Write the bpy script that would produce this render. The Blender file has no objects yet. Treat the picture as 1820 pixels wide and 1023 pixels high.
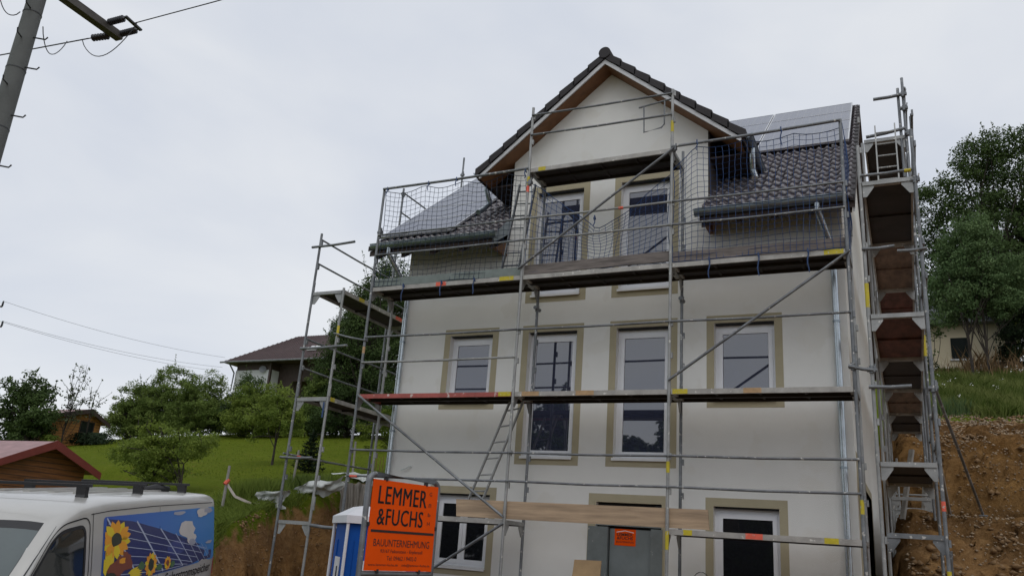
import bpy, math, random
import numpy as np
from mathutils import Vector, Matrix, noise

random.seed(7)
RNG = np.random.default_rng(11)
S = bpy.context.scene
COL = S.collection
R = math.radians

# ------------------------------------------------------------------ materials
MATS = {}
def mat(name, col, rough=.6, metal=0., var=.12, scale=6., bump=0., bscale=40., spec=.5, col2=None, ior=None, coat=0., split=None, detail=6., speck=None, speck_t=.66, speck_s=60., stretch=None):
    if name in MATS: return MATS[name]
    m = bpy.data.materials.new(name); m.use_nodes = True
    nt = m.node_tree; b = nt.nodes['Principled BSDF']
    b.inputs['Roughness'].default_value = rough
    b.inputs['Metallic'].default_value = metal
    b.inputs['Specular IOR Level'].default_value = spec
    if ior: b.inputs['IOR'].default_value = ior
    if coat: b.inputs['Coat Weight'].default_value = coat
    tc = nt.nodes.new('ShaderNodeTexCoord')
    n = nt.nodes.new('ShaderNodeTexNoise'); n.inputs['Scale'].default_value = scale
    n.inputs['Detail'].default_value = detail; n.inputs['Roughness'].default_value = .65
    if stretch:
        mpn = nt.nodes.new('ShaderNodeMapping'); mpn.inputs['Scale'].default_value = stretch
        nt.links.new(tc.outputs['Object'], mpn.inputs['Vector']); nt.links.new(mpn.outputs['Vector'], n.inputs['Vector'])
    else: nt.links.new(tc.outputs['Object'], n.inputs['Vector'])
    r = nt.nodes.new('ShaderNodeValToRGB')
    c1 = [min(1, c*(1-var)) for c in col]; c2 = list(col2) if col2 else [min(1, c*(1+var)) for c in col]
    r.color_ramp.elements[0].color = (*c1, 1); r.color_ramp.elements[1].color = (*c2, 1)
    lo, hi = split if split else (.3, .7)
    r.color_ramp.elements[0].position = lo; r.color_ramp.elements[1].position = hi
    nt.links.new(n.outputs['Fac'], r.inputs['Fac'])
    out = r.outputs['Color']
    if speck:
        n3 = nt.nodes.new('ShaderNodeTexNoise'); n3.inputs['Scale'].default_value = speck_s; n3.inputs['Detail'].default_value = 3
        nt.links.new(tc.outputs['Object'], n3.inputs['Vector'])
        r3 = nt.nodes.new('ShaderNodeValToRGB'); r3.color_ramp.elements[0].position = speck_t; r3.color_ramp.elements[1].position = speck_t+.04
        nt.links.new(n3.outputs['Fac'], r3.inputs['Fac'])
        mx = nt.nodes.new('ShaderNodeMix'); mx.data_type = 'RGBA'
        nt.links.new(r3.outputs['Color'], mx.inputs['Factor'])
        nt.links.new(out, mx.inputs['A']); mx.inputs['B'].default_value = (*speck, 1)
        out = mx.outputs['Result']
    nt.links.new(out, b.inputs['Base Color'])
    if bump:
        n2 = nt.nodes.new('ShaderNodeTexNoise'); n2.inputs['Scale'].default_value = bscale; n2.inputs['Detail'].default_value = 5
        nt.links.new(tc.outputs['Object'], n2.inputs['Vector'])
        bp = nt.nodes.new('ShaderNodeBump'); bp.inputs['Strength'].default_value = bump; bp.inputs['Distance'].default_value = .02
        nt.links.new(n2.outputs['Fac'], bp.inputs['Height']); nt.links.new(bp.outputs['Normal'], b.inputs['Normal'])
    MATS[name] = m
    return m

def leaf_mat(name, c1, c2, trans=.25):
    if name in MATS: return MATS[name]
    m = bpy.data.materials.new(name); m.use_nodes = True
    nt = m.node_tree; b = nt.nodes['Principled BSDF']
    b.inputs['Roughness'].default_value = .65; b.inputs['Specular IOR Level'].default_value = .12
    a = nt.nodes.new('ShaderNodeAttribute'); a.attribute_name = 'tint'
    r = nt.nodes.new('ShaderNodeValToRGB')
    r.color_ramp.elements[0].color = (*c1, 1); r.color_ramp.elements[1].color = (*c2, 1)
    nt.links.new(a.outputs['Fac'], r.inputs['Fac']); nt.links.new(r.outputs['Color'], b.inputs['Base Color'])
    t = nt.nodes.new('ShaderNodeBsdfTranslucent'); nt.links.new(r.outputs['Color'], t.inputs['Color'])
    mx = nt.nodes.new('ShaderNodeMixShader'); mx.inputs[0].default_value = trans
    nt.links.new(b.outputs[0], mx.inputs[1]); nt.links.new(t.outputs[0], mx.inputs[2])
    nt.links.new(mx.outputs[0], nt.nodes['Material Output'].inputs['Surface'])
    MATS[name] = m
    return m

plaster = mat('plaster', (.76,.755,.725), .9, var=.05, scale=.55, detail=9, bump=.4, bscale=110, spec=.2, speck=(.735,.725,.685), speck_t=.58, speck_s=1.6)
plaster_white = mat('plaster_side', (.76,.745,.69), .9, var=.04, scale=.9, bump=.3, bscale=130, spec=.2)
ochre = mat('ochre_trim', (.40,.355,.245), .9, var=.06, scale=3, bump=.25, bscale=120, spec=.2)
steel = mat('galvanised_tube', (.165,.175,.185), .48, .4, var=.42, scale=3.5, bump=.1, bscale=60, speck=(.5,.49,.46), speck_t=.64, speck_s=16)
steel_light = mat('galvanised_tube_light', (.29,.295,.29), .5, .35, var=.25, scale=4, bump=.1, bscale=60, speck=(.55,.54,.5), speck_t=.66, speck_s=18)
deck_edge = mat('deck_edge', (.36,.345,.32), .55, .35, var=.3, scale=4, bump=.12, bscale=50, speck=(.62,.6,.56), speck_t=.64, speck_s=14)
ply_dark = mat('deck_ply', (.026,.020,.019), .75, var=.4, scale=3, bump=.15, bscale=30)
ply_brown = mat('deck_ply_brown', (.17,.115,.085), .75, var=.55, scale=3, bump=.15, bscale=30, stretch=(2.5,.8,1))
ply_red = mat('deck_ply_red', (.12,.046,.036), .75, var=.55, scale=3, bump=.15, bscale=30, stretch=(2.5,.8,1))
red_deck = mat('red_painted_deck', (.36,.085,.07), .6, var=.3, scale=5, speck=(.55,.45,.42), speck_t=.62, speck_s=10)
yellow_paint = mat('yellow_paint', (.5,.41,.02), .6, var=.15, scale=12, speck=(.45,.43,.38), speck_t=.63, speck_s=30)
red_paint = mat('red_paint', (.72,.12,.07), .6, var=.15, scale=12, speck=(.45,.43,.4), speck_t=.64, speck_s=30)
orange_paint = mat('orange_paint', (.42,.27,.14), .6, var=.25, scale=12)
white_pvc = mat('white_pvc', (.74,.75,.78), .35, var=.03, scale=5)
white_metal = mat('white_sheet', (.74,.74,.74), .4, var=.05, scale=5)
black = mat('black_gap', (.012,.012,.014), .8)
glass = mat('window_glass', (.035,.04,.07), .015, ior=2.3, var=.02, spec=.5)
glass_dark = mat('window_glass_clear', (.012,.013,.016), .02, ior=1.5, var=.02)
zinc = mat('zinc', (.27,.315,.35), .33, .75, var=.2, scale=5, bump=.05, bscale=12)
zinc_new = mat('zinc_new', (.47,.52,.56), .26, .8, var=.22, scale=3, bump=.06, bscale=9)
tile_m = mat('concrete_tile', (.085,.073,.082), .27, var=.28, scale=7, bump=.08, bscale=80, spec=.9)
verge_m = mat('verge_tile', (.02,.0165,.018), .7, var=.2, scale=6, bump=.2, bscale=60)
soffit_m = mat('soffit_wood', (.17,.075,.028), .65, var=.25, scale=6, bump=.1, bscale=20)
dark_wood = mat('dark_wood', (.05,.032,.026), .7, var=.3, scale=6, bump=.1, bscale=25)
cheek_m = mat('cheek_cladding', (.075,.06,.055), .75, var=.25, scale=5, bump=.1)
fascia_m = mat('bargeboard', (.56,.565,.58), .45, var=.06, scale=4)
door_m = mat('sheet_metal_door', (.215,.245,.25), .5, .45, var=.12, scale=3, bump=.05, bscale=10, speck=(.4,.42,.42), speck_t=.7, speck_s=16)
door_f = mat('sheet_metal_frame', (.19,.215,.215), .55, .4, var=.14, scale=4, speck=(.4,.4,.38), speck_t=.68, speck_s=16)
plank_m = mat('shuttering_plank', (.38,.275,.18), .75, var=.32, scale=3.5, bump=.1, bscale=30, stretch=(.35,3,5))
ply_board = mat('plywood_sheet', (.40,.27,.14), .7, var=.18, scale=4, bump=.05)
toe_green = mat('toe_board_green', (.17,.2,.19), .8, var=.2, scale=6, bump=.1)
toe_brown = mat('toe_board_brown', (.15,.13,.12), .8, var=.5, scale=5, bump=.15, stretch=(.5,2,5))
net_m = mat('net_cord', (.022,.065,.19), .7, var=.2, scale=10)
net_m2 = mat('net_cord_dark', (.02,.036,.07), .7, var=.2, scale=10)
strap_m = mat('blue_strap', (.02,.05,.14), .7, var=.2)
orange_sign = mat('orange_sheet', (.80,.085,.002), .5, var=.05, scale=3, spec=.12)
ink = mat('black_print', (.02,.014,.012), .5)
toilet_blue = mat('toilet_blue', (.006,.075,.34), .5, var=.08, scale=4, spec=.15)
toilet_white = mat('toilet_white', (.66,.67,.70), .45, var=.05, scale=4)
van_paint = mat('silver_paint', (.47,.46,.435), .33, .25, var=.04, scale=2, coat=.4)
rubber = mat('black_rubber', (.018,.018,.02), .55, var=.1)
bar_black = mat('rack_black', (.022,.022,.025), .42, var=.1)
van_glass = mat('van_glass', (.02,.024,.024), .04, ior=1.6, var=.02)
shield_glass = mat('windscreen_glass', (.085,.105,.105), .08, ior=1.7, var=.1, scale=2)
shed_wood = mat('shed_planks', (.23,.085,.028), .7, var=.45, scale=3, bump=.15, bscale=14, stretch=(1,.4,5))
shed_wood2 = mat('shed_planks_orange', (.42,.19,.05), .7, var=.2, scale=3, bump=.15, bscale=14)
shed_red = mat('shed_red_sheet', (.19,.035,.03), .45, var=.12, scale=4)
shed_roof = mat('shed_roof_sheet', (.30,.17,.17), .55, var=.2, scale=4)
pole_m = mat('concrete_pole', (.115,.122,.118), .85, var=.15, scale=2.5, bump=.2, bscale=30)
wood_arm = mat('weathered_arm', (.085,.08,.072), .8, var=.25, scale=6)
insul = mat('dark_insulator', (.02,.022,.026), .3, var=.1)
wire_m = mat('wire', (.05,.052,.056), .5, .4)
bark = mat('bark', (.04,.032,.025), .9, var=.35, scale=10, bump=.4, bscale=25)
far_roof = mat('far_roof_tiles', (.062,.036,.035), .7, var=.25, scale=2.2, bump=.2, bscale=8)
far_white = mat('far_white_wall', (.55,.56,.57), .9, var=.06, scale=1)
cream = mat('cream_wall', (.55,.48,.34), .9, var=.07, scale=1.2)
grey_roof = mat('grey_roof', (.21,.22,.24), .6, var=.15)
film = mat('plastic_film', (.58,.61,.60), .38, var=.12, scale=4, bump=.3, bscale=14)
film_grey = mat('grey_film', (.22,.2,.175), .5, var=.2, scale=5, bump=.2, bscale=12)
old_wood = mat('weathered_post', (.27,.255,.23), .85, var=.25, scale=6)
tape_m = mat('barrier_tape', (.62,.55,.5), .5, var=.1)
stone_m = mat('pale_stones', (.29,.215,.14), .9, var=.35, scale=2.5)

# ------------------------------------------------------------------ mesh builder and object helpers
WL = {}
class MB:
    def __init__(s): s.v=[]; s.f=[]; s.mi=[]
    def add(s, vs, fs, mi=0):
        o=len(s.v); s.v += [tuple(p) for p in vs]; s.f += [tuple(o+i for i in f) for f in fs]; s.mi += [mi]*len(fs)
        return s
    def box(s, a, b, mi=0):
        x0,y0,z0=[min(p,q) for p,q in zip(a,b)]; x1,y1,z1=[max(p,q) for p,q in zip(a,b)]
        return s.add([(x0,y0,z0),(x1,y0,z0),(x1,y1,z0),(x0,y1,z0),(x0,y0,z1),(x1,y0,z1),(x1,y1,z1),(x0,y1,z1)],
          [(0,3,2,1),(4,5,6,7),(0,1,5,4),(1,2,6,5),(2,3,7,6),(3,0,4,7)], mi)
    def beam(s, p, q, w, h, up=(0,0,1), mi=0):
        p=Vector(p); q=Vector(q); d=(q-p).normalized(); u=Vector(up); sd=d.cross(u)
        if sd.length<1e-4: sd=d.cross(Vector((0,1,0)))
        sd.normalize(); u=sd.cross(d)
        vs=[]
        for c in (p,q):
            for a,b in ((-1,-1),(1,-1),(1,1),(-1,1)): vs.append(c+sd*(a*w/2)+u*(b*h/2))
        return s.add(vs,[(0,1,2,3),(7,6,5,4),(0,4,5,1),(1,5,6,2),(2,6,7,3),(3,7,4,0)],mi)
    def tube(s, pts, r, n=10, mi=0, cap=True):
        pts=[Vector(p) for p in pts]; rs=r if isinstance(r,(list,tuple)) else [r]*len(pts)
        vs=[]; fs=[]; ref=None
        for i,p in enumerate(pts):
            d=(pts[min(i+1,len(pts)-1)]-pts[max(i-1,0)]).normalized()
            if ref is None:
                ref=Vector((0,0,1)) if abs(d.z)<.9 else Vector((1,0,0))
            a=d.cross(ref); 
            if a.length<1e-4: a=d.cross(Vector((0,1,0)))
            a.normalize(); b=d.cross(a); ref=-b if False else ref
            for k in range(n):
                t=2*math.pi*k/n; vs.append(p+(a*math.cos(t)+b*math.sin(t))*rs[i])
        for i in range(len(pts)-1):
            for k in range(n):
                k2=(k+1)%n; fs.append((i*n+k,i*n+k2,(i+1)*n+k2,(i+1)*n+k))
        if cap: fs.append(tuple(range(n))); fs.append(tuple((len(pts)-1)*n+k for k in reversed(range(n))))
        return s.add(vs,fs,mi)
    def prism(s, poly, d, mi=0):
        """poly: 3D points of a planar outline, extruded by vector d"""
        n=len(poly); d=Vector(d); vs=[Vector(p) for p in poly]; vs += [p+d for p in vs]
        fs=[tuple(range(n)), tuple(reversed(range(n,2*n)))]+[(i,i+n,(i+1)%n+n,(i+1)%n) for i in range(n)]
        return s.add(vs,fs,mi)
    def lathe(s, c, axis, prof, n=12, mi=0):
        c=Vector(c); ax=Vector(axis).normalized()
        return s.tube([c+ax*t for t,_ in prof],[r for _,r in prof],n,mi)
    def build(s, name, mats, parent=None, smooth=False, local=False, recalc=True):
        if not isinstance(mats,(list,tuple)): mats=[mats]
        me=bpy.data.meshes.new(name); off=Vector((0,0,0))
        if parent is not None and not local: off=WL.get(parent.name, Vector((0,0,0)))
        me.from_pydata([tuple(Vector(p)-off) for p in s.v],[],s.f)
        for m in mats: me.materials.append(m)
        me.polygons.foreach_set('material_index', s.mi)
        if smooth: me.polygons.foreach_set('use_smooth',[True]*len(me.polygons))
        me.update()
        if recalc:
            import bmesh
            bm=bmesh.new(); bm.from_mesh(me); bmesh.ops.recalc_face_normals(bm, faces=bm.faces); bm.to_mesh(me); bm.free()
        if smooth: me.set_sharp_from_angle(angle=R(38))
        o=bpy.data.objects.new(name,me); COL.objects.link(o)
        if parent is not None:
            o.parent=parent; WL[o.name]=off
        return o

def tag(o, label=None, cat=None, group=None, kind=None):
    if label: o['label']=label
    if cat: o['category']=cat
    if group: o['group']=group
    if kind: o['kind']=kind
    return o
def thing(name, label, cat, loc=(0,0,0), group=None, matrix=None):
    o=bpy.data.objects.new(name,None); COL.objects.link(o); o.empty_display_size=.3
    if matrix is not None: o.matrix_world=matrix
    else: o.location=loc
    WL[o.name]=Vector(loc)
    return tag(o,label,cat,group)

def np_mesh(name, V, F, mats, parent=None, tint=None, mi=None, off=None, smooth=False):
    """V (n,3), F (m,k) arrays, k verts per face"""
    me=bpy.data.meshes.new(name); n=len(V); m,k=F.shape
    if off is not None: V=V-np.array(off)
    me.vertices.add(n); me.vertices.foreach_set('co', np.ascontiguousarray(V,dtype=np.float32).ravel())
    me.loops.add(m*k); me.loops.foreach_set('vertex_index', np.ascontiguousarray(F,dtype=np.int32).ravel())
    me.polygons.add(m); me.polygons.foreach_set('loop_start', np.arange(0,m*k,k,dtype=np.int32))
    if mi is not None: me.polygons.foreach_set('material_index', np.ascontiguousarray(mi,dtype=np.int32))
    if smooth: me.polygons.foreach_set('use_smooth', np.ones(m,dtype=bool))
    for mm in (mats if isinstance(mats,(list,tuple)) else [mats]): me.materials.append(mm)
    me.update(calc_edges=True)
    if tint is not None:
        a=me.attributes.new('tint','FLOAT','FACE'); a.data.foreach_set('value', np.ascontiguousarray(tint,dtype=np.float32))
    o=bpy.data.objects.new(name,me); COL.objects.link(o)
    if parent is not None:
        o.parent=parent; WL[o.name]=WL.get(parent.name,Vector((0,0,0)))
    return o

def text_mesh(name, body, x0, x1, z0, z1, m, parent, place, bold=.0, space=1.0):
    """Flat lettering fitted to a box; place(x,z) gives its 3D point in the parent's space."""
    cu=bpy.data.curves.new(name,'FONT'); cu.body=body; cu.size=1; cu.offset=bold; cu.space_character=space; cu.resolution_u=3
    t=bpy.data.objects.new(name,cu); COL.objects.link(t); bpy.context.view_layer.update()
    dg=bpy.context.evaluated_depsgraph_get(); me=bpy.data.meshes.new_from_object(t.evaluated_get(dg))
    bpy.data.objects.remove(t); bpy.data.curves.remove(cu)
    co=np.array([v.co[:] for v in me.vertices]); lo=co.min(0); hi=co.max(0)
    for v in me.vertices:
        x=x0+(v.co.x-lo[0])/max(hi[0]-lo[0],1e-6)*(x1-x0); z=z0+(v.co.y-lo[1])/max(hi[1]-lo[1],1e-6)*(z1-z0)
        v.co=place(x,z)
    me.name=name; me.materials.clear(); me.materials.append(m)
    o=bpy.data.objects.new(name,me); COL.objects.link(o); o.parent=parent
    return o

# ------------------------------------------------------------------ camera, sky, sun
cam=bpy.data.cameras.new('camera'); co=bpy.data.objects.new('camera',cam); COL.objects.link(co)
rt=Vector((.9026,.4245,.0714)); up=Vector((.0686,-.3055,.9497)); fw=Vector((-.4249,.8523,.3049))
fw.normalize(); rt=(rt-fw*rt.dot(fw)).normalized(); up=rt.cross(fw)
CAM=Vector((8.797,-11.817,1.558))
co.matrix_world=Matrix(((rt.x,up.x,-fw.x,CAM.x),(rt.y,up.y,-fw.y,CAM.y),(rt.z,up.z,-fw.z,CAM.z),(0,0,0,1)))
cam.sensor_width=36; cam.lens=28.66; cam.clip_start=.1; cam.clip_end=2000
S.camera=co

w=bpy.data.worlds.new('World'); S.world=w; w.use_nodes=True
nt=w.node_tree; bg=nt.nodes['Background']
sky=nt.nodes.new('ShaderNodeTexSky'); sky.sky_type='NISHITA'; sky.sun_disc=False
SUN_EL, SUN_AZ = R(52), R(155)
sky.sun_elevation=SUN_EL; sky.sun_rotation=SUN_AZ
tc=nt.nodes.new('ShaderNodeTexCoord')
mp=nt.nodes.new('ShaderNodeMapping'); mp.inputs['Scale'].default_value=(1,1,2.2); mp.inputs['Rotation'].default_value=(0,0,R(25))
nt.links.new(tc.outputs['Generated'],mp.inputs['Vector'])
nz=nt.nodes.new('ShaderNodeTexNoise'); nz.inputs['Scale'].default_value=2.1; nz.inputs['Detail'].default_value=5; nz.inputs['Roughness'].default_value=.5; nz.inputs['Distortion'].default_value=.35
nt.links.new(mp.outputs['Vector'],nz.inputs['Vector'])
rp=nt.nodes.new('ShaderNodeValToRGB')
rp.color_ramp.elements[0].position=.28; rp.color_ramp.elements[0].color=(5.6,6.0,6.8,1)
rp.color_ramp.elements[1].position=.7; rp.color_ramp.elements[1].color=(7.45,7.6,7.8,1)
nt.links.new(nz.outputs['Fac'],rp.inputs['Fac'])
mx=nt.nodes.new('ShaderNodeMix'); mx.data_type='RGBA'; mx.inputs['Factor'].default_value=.93
nt.links.new(sky.outputs['Color'],mx.inputs['A']); nt.links.new(rp.outputs['Color'],mx.inputs['B'])
nt.links.new(mx.outputs['Result'],bg.inputs['Color']); bg.inputs['Strength'].default_value=.105
sl=bpy.data.lights.new('sun','SUN'); sl.energy=.6; sl.angle=R(40); sl.color=(1,.97,.92)
so=bpy.data.objects.new('sun',sl); COL.objects.link(so)
sd=Vector((math.sin(SUN_AZ)*math.cos(SUN_EL), math.cos(SUN_AZ)*math.cos(SUN_EL), math.sin(SUN_EL)))
so.rotation_euler=sd.to_track_quat('Z','Y').to_euler(); so.location=(0,-20,40)
S.view_settings.view_transform='Standard'; S.view_settings.look='None'; S.view_settings.exposure=.12; S.view_settings.gamma=1
S.cycles.max_bounces=8; S.cycles.transparent_max_bounces=8; S.cycles.use_denoising=True

# ------------------------------------------------------------------ terrain
def sm(a,b,x):
    t=np.clip((x-a)/(b-a),0,1); return t*t*(3-2*t)
EY=[-6,-4,-2.2,-.5,1,2.5,4,6,7,9,13]; EX=[3.0,1.2,-1.0,-2.27,-3.05,-3.54,-3.7,-4.05,-3.86,-1.5,6.5]
def terrain(x,y):
    x=np.asarray(x,float); y=np.asarray(y,float)
    hl=1.65+.22*np.minimum(y,22)+.08*np.clip(y-22,0,60)-.04*np.clip(-x-24,0,30)
    hl=hl-1.7*sm(-10,-11.8,x)*sm(7.5,4.6,y)
    hr=np.interp(y,[-50,10,12.5,15,20,25,32,90],[3,4.2,5.15,6.2,8.2,9.5,10.2,12])
    h=hl+(hr-hl)*sm(-3,8,x)
    zf=np.clip(.03+.078*(-.429*(x-.5)+.903*(y+4.3)),-.45,.35)
    h=zf+(h-zf)*sm(-2.6,-.4,y)
    xe=np.interp(y,EY,EX)
    wob=.10*np.sin(1.9*y)+.05*np.sin(5.1*y+1)
    inside=sm(0.02,.95,x-xe-wob)
    pitl=np.where(y<-1,np.minimum(zf,-.1),-.3)
    yy=y+.14*np.sin(1.7*x)+.07*np.sin(4.3*x+.6)
    pr=np.interp(yy,[-3,1.6,3.2,4.6,5.35,5.7,10.9,11.15,11.55,12.1,12.5,15,30],[-.3,-.2,.95,2.0,2.62,2.74,2.85,3.3,4.3,5.0,5.2,6.2,6.2])
    pit=pitl+(pr-pitl)*sm(7.9,8.7,x)
    inside=inside*(1-sm(12.9,14.6,yy))
    return h+(pit-h)*inside, inside
def tz(x,y): return float(terrain(x,y)[0])
def axis(lo,a,b,hi,fine,grow=1.16):
    r=list(np.arange(a,b,fine)); st=fine; x=b
    while x<hi: r.append(x); st*=grow; x+=st
    r.append(hi); st=fine; x=a; left=[]
    while x>lo: st*=grow; x-=st; left.append(max(x,lo))
    return np.array(sorted(set(left))+r)
xs=axis(-160,-5,13.5,160,.075); ys=axis(-60,-1.5,16,180,.075)
X,Y=np.meshgrid(xs,ys); Z,INS=terrain(X,Y)
soil=np.clip(INS*1.3,0,1)
V=np.stack([X.ravel(),Y.ravel(),Z.ravel()],1); sf=soil.ravel()
for i in np.nonzero((sf>.02)&(V[:,0]>-7)&(V[:,0]<14)&(V[:,1]>-2)&(V[:,1]<17))[0]:
    p=Vector(V[i]); n1=noise.fractal(p*1.3,.7,2.2,6); n2=noise.fractal(p*4.5,.6,2.1,3); n3=noise.fractal(p*Vector((2.2,2.2,2.0))+Vector((9,3,1)),.7,2,5)
    a=sf[i]
    V[i,0]+=a*(.16*n3+.05*n2); V[i,1]-=a*(.20*n1+.07*n2); V[i,2]+=a*(.12*n1+.07*n2)
nx,ny=len(xs),len(ys)
idx=np.arange(nx*ny).reshape(ny,nx)
F=np.stack([idx[:-1,:-1].ravel(),idx[:-1,1:].ravel(),idx[1:,1:].ravel(),idx[1:,:-1].ravel()],1)
def ground_material():
    m=bpy.data.materials.new('ground'); m.use_nodes=True; nt=m.node_tree; b=nt.nodes['Principled BSDF']
    b.inputs['Roughness'].default_value=1; b.inputs['Specular IOR Level'].default_value=.03
    L=nt.links.new
    tc=nt.nodes.new('ShaderNodeTexCoord'); at=nt.nodes.new('ShaderNodeAttribute'); at.attribute_name='soil'
    def ns(sc,det=6,ro=.6,vec=None):
        n=nt.nodes.new('ShaderNodeTexNoise'); n.inputs['Scale'].default_value=sc; n.inputs['Detail'].default_value=det; n.inputs['Roughness'].default_value=ro
        L(vec or tc.outputs['Object'],n.inputs['Vector']); return n
    def ramp(src,stops):
        r=nt.nodes.new('ShaderNodeValToRGB'); e=r.color_ramp.elements
        for i,(p,c) in enumerate(stops):
            if i<2: e[i].position=p; e[i].color=(*c,1)
            else: q=e.new(p); q.color=(*c,1)
        L(src,r.inputs['Fac']); return r
    def mixc(f,a,bb):
        k=nt.nodes.new('ShaderNodeMix'); k.data_type='RGBA'; L(f,k.inputs['Factor']); L(a,k.inputs['A']); L(bb,k.inputs['B']); return k.outputs['Result']
    g1=ramp(ns(.5,8,.75).outputs['Fac'],[(.3,(.085,.118,.010)),(.52,(.118,.155,.014)),(.72,(.16,.19,.022))])
    g2=ramp(ns(7,8,.75).outputs['Fac'],[(.35,(.085,.118,.010)),(.7,(.148,.185,.02))])
    gr=mixc(ns(1.3,4).outputs['Fac'],g1.outputs['Color'],g2.outputs['Color'])
    mpp=nt.nodes.new('ShaderNodeMapping'); mpp.inputs['Scale'].default_value=(1,1,2.6); L(tc.outputs['Object'],mpp.inputs['Vector'])
    s1=ramp(ns(.55,8,.68,mpp.outputs['Vector']).outputs['Fac'],[(.3,(.09,.046,.02)),(.45,(.19,.105,.043)),(.6,(.34,.195,.075)),(.75,(.23,.13,.06))])
    s2=ramp(ns(9,8,.8).outputs['Fac'],[(.3,(.07,.037,.018)),(.5,(.19,.115,.055)),(.72,(.35,.24,.13))])
    so=mixc(ns(2.2,5).outputs['Fac'],s1.outputs['Color'],s2.outputs['Color'])
    sx=nt.nodes.new('ShaderNodeSeparateXYZ'); L(tc.outputs['Object'],sx.inputs[0])
    zw=nt.nodes.new('ShaderNodeMath'); zw.operation='MULTIPLY_ADD'; L(ns(.9,6,.7).outputs['Fac'],zw.inputs[0]); zw.inputs[1].default_value=1.1; L(sx.outputs['Z'],zw.inputs[2])
    zn=nt.nodes.new('ShaderNodeMapRange'); zn.inputs[1].default_value=.0; zn.inputs[2].default_value=7.5; L(zw.outputs[0],zn.inputs[0])
    stz=ramp(zn.outputs[0],[(.0,(.9,.84,.8)),(.14,(1.3,1.22,1.15)),(.24,(1.55,1.5,1.5)),(.34,(1.2,1.18,1.2)),(.42,(.98,.94,.90)),(.52,(.92,.90,.84)),(.62,(1.34,1.30,1.14)),(.72,(1.06,1.0,.88)),(.80,(.72,.67,.65)),(1,(.62,.57,.55))])
    mu=nt.nodes.new('ShaderNodeMix'); mu.data_type='RGBA'; mu.blend_type='MULTIPLY'; mu.inputs['Factor'].default_value=1; L(so,mu.inputs['A']); L(stz.outputs['Color'],mu.inputs['B']); so=mu.outputs['Result']
    vo=nt.nodes.new('ShaderNodeTexVoronoi'); vo.inputs['Scale'].default_value=14; L(tc.outputs['Object'],vo.inputs['Vector'])
    vr=ramp(vo.outputs['Distance'],[(.10,(.6,.6,.6)),(.2,(0,0,0))])
    pk=ramp(ns(1.1,4).outputs['Fac'],[(.48,(0,0,0)),(.62,(1,1,1))])
    mm=nt.nodes.new('ShaderNodeMath'); mm.operation='MULTIPLY'; L(vr.outputs['Color'],mm.inputs[0]); L(pk.outputs['Color'],mm.inputs[1])
    st=nt.nodes.new('ShaderNodeRGB'); st.outputs[0].default_value=(.40,.31,.2,1)
    so=mixc(mm.outputs[0],so,st.outputs[0])
    ad=nt.nodes.new('ShaderNodeMath'); ad.operation='MULTIPLY_ADD'; L(ns(3.5,6).outputs['Fac'],ad.inputs[0]); ad.inputs[1].default_value=.7; L(at.outputs['Fac'],ad.inputs[2])
    fr=ramp(ad.outputs[0],[(.42,(0,0,0)),(.56,(1,1,1))])
    L(mixc(fr.outputs['Color'],gr,so),b.inputs['Base Color'])
    bp=nt.nodes.new('ShaderNodeBump'); bp.inputs['Strength'].default_value=1; bp.inputs['Distance'].default_value=.10
    L(ns(9,9,.75).outputs['Fac'],bp.inputs['Height']); L(bp.outputs['Normal'],b.inputs['Normal'])
    return m
g=np_mesh('ground',V,F,ground_material(),smooth=True); tag(g,'brown excavated soil banks under a green sloping meadow','ground',kind='structure')
a=g.data.attributes.new('soil','FLOAT','POINT'); a.data.foreach_set('value',sf.astype(np.float32))
# ------------------------------------------------------------------ the new house
YF=1.05; XL,XR=.08,8.1; YB=11.9
PITCH=.82
def zr(y): return 7.0+PITCH*(y-.45)           # tile plane of the main roof
house=thing('house','new cream rendered three storey house with tiled front gable, wrapped in scaffold','house',(4.1,YF,-.3))
# openings in the facade: x0,x1,z0,z1 (inside of the ochre band)
OPEN=[(1.18,2.07,4.05,5.29),(2.79,3.72,3.10,5.29),(4.44,5.37,3.10,5.29),(6.09,7.03,4.05,5.29),
      (2.79,3.72,5.98,8.02),(4.44,5.37,5.98,8.02),
      (1.18,2.26,1.23,2.43),(4.19,5.27,-.2,2.40),(6.07,7.03,.02,2.41)]
DW0,DW1=2.25,6.0
AX,AZ,GS=4.17,10.54,.825                      # gable apex (tile top) and slope
def zg(x): return AZ-GS*abs(x-AX)
wb=MB()
cx=sorted({XL,XR,DW0,DW1}|{o[0] for o in OPEN}|{o[1] for o in OPEN}); cz=sorted({-.4,7.4,8.4}|{o[2] for o in OPEN}|{o[3] for o in OPEN})
for i in range(len(cx)-1):
    for j in range(len(cz)-1):
        xa,xb,za,zb=cx[i],cx[i+1],cz[j],cz[j+1]; xm,zm=(xa+xb)/2,(za+zb)/2
        if any(o[0]<xm<o[1] and o[2]<zm<o[3] for o in OPEN): continue
        if zm>7.4 and not DW0<xm<DW1: continue
        wb.add([(xa,YF,za),(xb,YF,za),(xb,YF,zb),(xa,YF,zb)],[(0,1,2,3)])
wb.add([(DW0,YF,8.4),(DW1,YF,8.4),(DW1,YF,zg(DW1)-.2),(AX,YF,AZ-.2),(DW0,YF,zg(DW0)-.2)],[(0,1,2,3,4)])
for x0,x1,z0,z1 in OPEN:                       # reveals
    y2=YF+.22
    for q in ([(x0,z0),(x0,z1)],[(x0,z1),(x1,z1)],[(x1,z1),(x1,z0)],[(x1,z0),(x0,z0)]):
        (a,b),(c,d)=q; wb.add([(a,YF,b),(a,y2,b),(c,y2,d),(c,YF,d)],[(0,1,2,3)])
wb.build('facade_wall',plaster,house,recalc=False)
sw=MB()
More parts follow.
